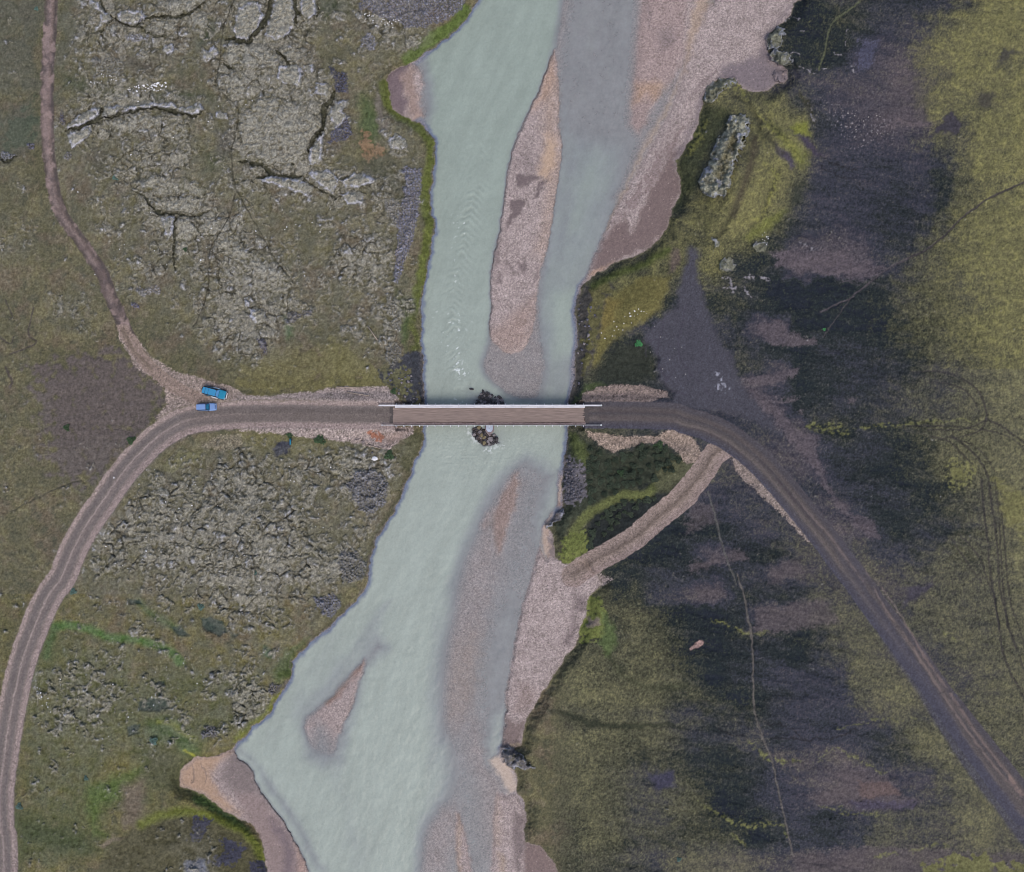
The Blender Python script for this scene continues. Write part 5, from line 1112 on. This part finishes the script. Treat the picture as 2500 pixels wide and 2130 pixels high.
def scatter(pts, n, mind):
    lo, hi = pts.min(0), pts.max(0); out = []
    for _ in range(n * 60):
        p = (random.uniform(lo[0], hi[0]), random.uniform(lo[1], hi[1]))
        if inside(p, pts) and all((p[0] - q[0]) ** 2 + (p[1] - q[1]) ** 2 > mind ** 2 for q in out): out.append(p)
        if len(out) >= n: break
    return out
RD, RG, RT = rocks('boulder', [M_RD], (1, 2, 3)), rocks('boulder', [M_RG], (4, 5, 6)), rocks('boulder', [M_RT], (7, 8))
# named big ones of the pile (photo pixels: crop origin 1120,930, 9.2875 px per pixel)
BIG = [(485, 1160, 75, 'G'), (340, 1215, 85, 'G'), (575, 1285, 65, 'T'), (720, 1325, 100, 'G'), (865, 1330, 90, 'D'), (795, 1345, 65, 'D'), (525, 1240, 70, 'T'), (570, 1405, 85, 'T'), (800, 1235, 60, 'G'), (665, 1375, 60, 'G'), (450, 1060, 80, 'T'), (410, 1285, 55, 'D'), (500, 1300, 45, 'G'), (690, 1430, 60, 'G'), (860, 1400, 50, 'D'), (600, 1345, 60, 'D'), (500, 1180, 60, 'D')]
for a, b, sz, kd in BIG:
    px, py = 1120 + a / 9.2875, 930 + b / 9.2875
    put_rock('boulder', random.choice({'G': RG, 'T': RT, 'D': RD}[kd]), px, py, sz / 9.2875 * .09 * 1.45, .3, 'angular boulder of the rubble piled round the bridge pier on the downstream side', 'boulder', 'pier rubble, downstream side')
for p in scatter(P("E 800,838 870,840 945,900 955,930 900,945 860,940 830,915 800,880"), 34, 3.2):
    put_rock('boulder', random.choice(RD), p[0], p[1], random.uniform(.6, 1.0), .1, 'angular boulder of the rubble piled round the bridge pier on the downstream side', 'boulder', 'pier rubble, downstream side')
for p in scatter(P("E 800,705 830,660 865,620 900,622 930,660 960,650 990,690 985,706"), 46, 3.0):
    put_rock('boulder', random.choice(RD + RD + RG), p[0], p[1], random.uniform(.6, 1.05), .02, 'dark wet boulder of the rubble on the upstream side of the bridge', 'boulder', 'pier rubble, upstream side')
put_rock('boulder', RD[0], 1151, 950.5, 1.0, .1, 'lone dark boulder in the water just upstream of the rubble pile', 'boulder', None, (1.25, .8, .8)); 
RBM = rocks('lava_rock', [M_RB, M_RG], (11, 12))
for t, n, lab in (("B 400,1000 500,1000 480,1300 440,1420 390,1620 350,1600 350,1350", 45, 'bluish lava rock in the rubble strip above the green left bank'), ("B 260,-40 760,-40 700,60 560,140 300,90", 34, 'bluish lava rock in the rubble field at the top edge by the river'), ("E 290,480 420,470 490,560 500,690 440,690 330,640", 24, 'dark lava rock on the bank just upstream of the west bridge end'), ("E 1420,100 1540,100 1500,400 1420,640 1390,640", 24, 'dark rock on the steep right bank just upstream of the bridge'), ("E 1350,1000 1470,1080 1460,1250 1350,1270", 18, 'dark rock on the right bank just downstream of the bridge')):
    for p in scatter(P(t), n, 6): put_rock('lava_rock', random.choice(RBM), p[0], p[1], random.uniform(.4, .95), ground_z(*p) + .1, lab, 'rock', lab.split(' in ')[-1] if ' in ' in lab else lab.split(' on ')[-1])
PS = rocks('stone', [M_RP], (21, 22, 23), .6)
PG_ = rocks('stone', [mat('dusty_grey_stone', (146, 143, 140), .9, .2, .15, 5)], (24, 25), .6)
for t, n, lab in (("A 750,520 800,510 900,500 990,485 990,530 930,545 760,545", 40, 'bleached white stone in the bright patch on the brown hollow'), ("A 520,490 600,440 700,450 690,480 540,500", 16, 'small white stone on the brown mound left of the bright patch'), ("B 90,70 250,60 380,130 330,180 220,160 130,120", 34, 'white stone in the rubble at the top edge by the river'), ("C 505,1385 550,1380 555,1460 520,1450", 9, 'white speck of a stone on the dark slope foot of the yellow knoll'), ("E 1560,250 1800,110 1830,150 1640,310 1570,350", 20, 'white stone on the ochre mossy bank above the dark gravel yard'), ("G 200,660 330,630 350,830 230,800", 12, 'white stone in the moss right of the road near the bottom'), ("C 1000,650 1240,680 1280,800 1080,800", 14, 'pale stone strewn on the bare dark hollow east of the crag'),
               ("A 420,560 1900,560 2000,1700 500,1700", 34, 'tiny white stone on the lichen covered lava field'), ("D 600,1100 2000,1050 1900,1700 600,1750", 34, 'tiny white stone on the lichen mound below the west road'), ("E 1830,150 2050,150 2072,560 1880,560", 14, 'tiny pale stone on the dark gravel yard'), ("G 300,420 1600,420 1000,1000 200,1000", 26, 'tiny white stone on the lower left meadow')):
    for p in scatter(P(t), n, 3): put_rock('stone', random.choice(PG_ if 'pale stone' in lab else PS), p[0], p[1], random.uniform(.16, .42) if n != 40 else random.uniform(.25, .6), ground_z(*p) + .08, lab, 'stone', 'stones: ' + lab)
px, py = P("E 218,1025")[0]
put_rock('boulder', PS[1], px, py, 1.4, ground_z(px, py) + .25, 'single whitish boulder on moss south of the west bridge end', 'boulder')
px, py = P("E 205,988")[0]; put_rock('stone', RBM[0], px, py, .6, ground_z(px, py) + .1, 'small bluish stone just above the whitish boulder', 'stone')

# ------------------------------------------------------------------ low shrubs and leafy clumps
def leaf_clump(seed, rad, hgt, n, sz):
    rr = random.Random(seed); bm = BM()
    for _ in range(n):
        t = rr.uniform(0, 6.283); q = math.sqrt(rr.random()) * rad * (0.75 + .25 * math.sin(3 * t + seed)); z = hgt * (1 - (q / rad) ** 2) * rr.uniform(.3, 1.05)
        c = Vector((q * math.cos(t), q * math.sin(t), z)); u = Vector((rr.gauss(0, 1), rr.gauss(0, 1), rr.gauss(0, .5))).normalized(); v = u.cross(Vector((rr.gauss(0, .5), rr.gauss(0, .5), 1))).normalized()
        s_ = sz * rr.uniform(.6, 1.3)
        bm.faces.new([bm.verts.new(c + u * s_), bm.verts.new(c + v * s_ * .5), bm.verts.new(c - u * s_), bm.verts.new(c - v * s_ * .5)])
    return bm
def stem_bm(seed, rad, hgt):
    rr = random.Random(seed); bm = BM()
    for _ in range(6):
        t = rr.uniform(0, 6.283); q = rad * rr.uniform(.2, .7); cyl(bm, (0, 0, -.1), (q * math.cos(t), q * math.sin(t), hgt * .7), .02, 5, .008)
    return bm
M_STEM = mat('shrub_stem', (70, 58, 48), .9, .2, .2, 5)
LEAF = {k: mat(n_, c, .8, .25, .35, 2.0) for k, n_, c in (('d', 'dark_willow_leaves', (54, 64, 52)), ('g', 'green_leaves', (58, 78, 54)), ('t', 'blue_green_leaves', (84, 108, 102)), ('b', 'bright_green_leaves', (64, 124, 78)), ('y', 'yellow_green_leaves', (104, 118, 40)))}
PROTO = {}
def shrub(kind, px, py, rad, hgt, label, group=None, name='shrub'):
    key = (kind, name)
    z = ground_z(px, py); x, y, _ = W(px, py, z + .2)
    r = thing(name, label, 'shrub' if name == 'shrub' else 'plant', (x, y, z), random.uniform(0, 6.3), group)
    if key not in PROTO:
        a = link('foliage', leaf_clump(len(PROTO) + 3, 1.0, .55, 420, .13), LEAF[kind], r); b = link('stem', stem_bm(len(PROTO), 1.0, .5), M_STEM, r); PROTO[key] = (a.data, b.data)
    else:
        for nm, me in zip(('foliage', 'stem'), PROTO[key]):
            o = bpy.data.objects.new(nm, me); COL.objects.link(o); o.parent = r
    r.scale = (rad, rad * random.uniform(.8, 1.1), hgt)
    return r
for p in scatter(P("E 1500,930 1570,970 1640,1005 1850,945 1970,970 2050,1060 1890,1150 1760,1190 1600,1255 1490,1300 1490,1100"), 46, 15):
    shrub('d', p[0], p[1], random.uniform(.7, 1.35), random.uniform(.8, 1.4), 'low dark willow shrub in the thicket south of the east bridge approach', 'shrubs in the dark thicket')
for p in scatter(P("E 1500,1480 1520,1380 1700,1280 1900,1250 1990,1180 1930,1230 1660,1420 1500,1550"), 26, 16):
    shrub('d', p[0], p[1], random.uniform(.6, 1.2), random.uniform(.6, 1.1), 'low dark shrub between the green ribbon and the gravel side track', 'shrubs beside the side track')
for k, t, rad, lab, nm in (('b', "E 1790,338", .95, 'round bright green plant on dark soil at the gravel yard corner', 'leafy_plant'), ('g', "D 1905,910", 1.5, 'round dark green shrub at the road shoulder near the dark pool', 'shrub'), ('g', "D 780,915", 1.2, 'green shrub at the inner edge of the road bend', 'shrub'), ('g', "D 395,840", .9, 'small dark green shrub alone on the grey mossy flat', 'shrub'),
                           ('g', "E 305,1005", 1.2, 'dark green shrub right of the whitish boulder', 'shrub'), ('g', "E 330,625", .9, 'green shrub at the gravel edge by the west bridge end', 'shrub'), ('t', "A 685,1055", .8, 'blue green leafy clump on the lava field near the dirt track', 'leafy_plant'), ('t', "G 435,85", .9, 'blue green clump right beside the road on the lower left', 'leafy_plant'), ('t', "G 1195,175", .9, 'blue green clump above the dark mossy hollow', 'leafy_plant'), ('t', "G 915,975", 1.0, 'blue green clump on the green meadow above the sand delta', 'leafy_plant'),
                           ('t', "G 112,1365", .9, 'blue green clump at the road edge near the bottom left corner', 'leafy_plant'), ('t', "G 510,1198", .7, 'blue green clump beside the yellow meadow patch', 'leafy_plant'), ('t', "H 2030,1680", .7, 'single blue green clump on the moss of the lower right bank', 'leafy_plant'), ('t', "A 215,52", .6, 'tiny blue green clump left of the dirt track at the top', 'leafy_plant'), ('g', "A 1100,1485", .6, 'tiny green clump on the pale lava plate', 'leafy_plant'), ('t', "D 1520,1705", .7, 'blue green clump on the pale lichen mound', 'leafy_plant'), ('b', "F 885,255", .45, 'tiny bright plant on the black sand slope', 'leafy_plant'), ('g', "E 1690,1110", 1.1, 'brighter green shrub inside the dark thicket', 'shrub'), ('g', "E 1910,950", 1.3, 'green shrub on the upper edge of the thicket by the gravel', 'shrub'), ('g', "D 1725,885", .9, 'green shrub on the road shoulder just above the dark pool', 'shrub')):
    p = P(t)[0]; shrub(k, p[0], p[1], rad, rad * .9, lab, None, nm)

# ------------------------------------------------------------------ poles lying about, marker post
M_WOOD = mat('bleached_driftwood', (150, 138, 126), .9, .2, .2, 3, stretch=(1, 1, .2)); M_TURQ = mat('turquoise_plastic', (20, 120, 160), .5, .3, .1, 4)
def lying_pole(a, b, r0, label, m=None, name='wooden_pole'):
    (ax, ay), (bx_, by_) = P(a)[0], P(b)[0]; za, zb = ground_z(ax, ay) + .22, ground_z(bx_, by_) + .22
    p0, p1 = Vector(W(ax, ay, za)), Vector(W(bx_, by_, zb)); c = (p0 + p1) / 2
    bm = BM(); cyl(bm, p0 - c, p1 - c, r0, 8, r0 * .7); o = link(name, bm, m or M_WOOD, None, True); o.location = c; return tag(o, label, 'pole')
lying_pole("E 180,240", "E 255,347", .16, 'long bleached pole lying on moss north of the west bridge end'); lying_pole("E -10,597", "E 150,603", .1, 'thin pole lying along the upper gravel shoulder, the higher of two'); lying_pole("E 55,628", "E 185,650", .1, 'thin slanting pole on the upper gravel shoulder, the lower of two'); lying_pole("E 180,942", "E 250,964", .1, 'thin pole lying on the lower gravel shoulder near the rusty patch'); lying_pole("D 1727,906", "D 1727,942", .16, 'turquoise tube lying at the rim of the dark pool', M_TURQ, 'plastic_tube')
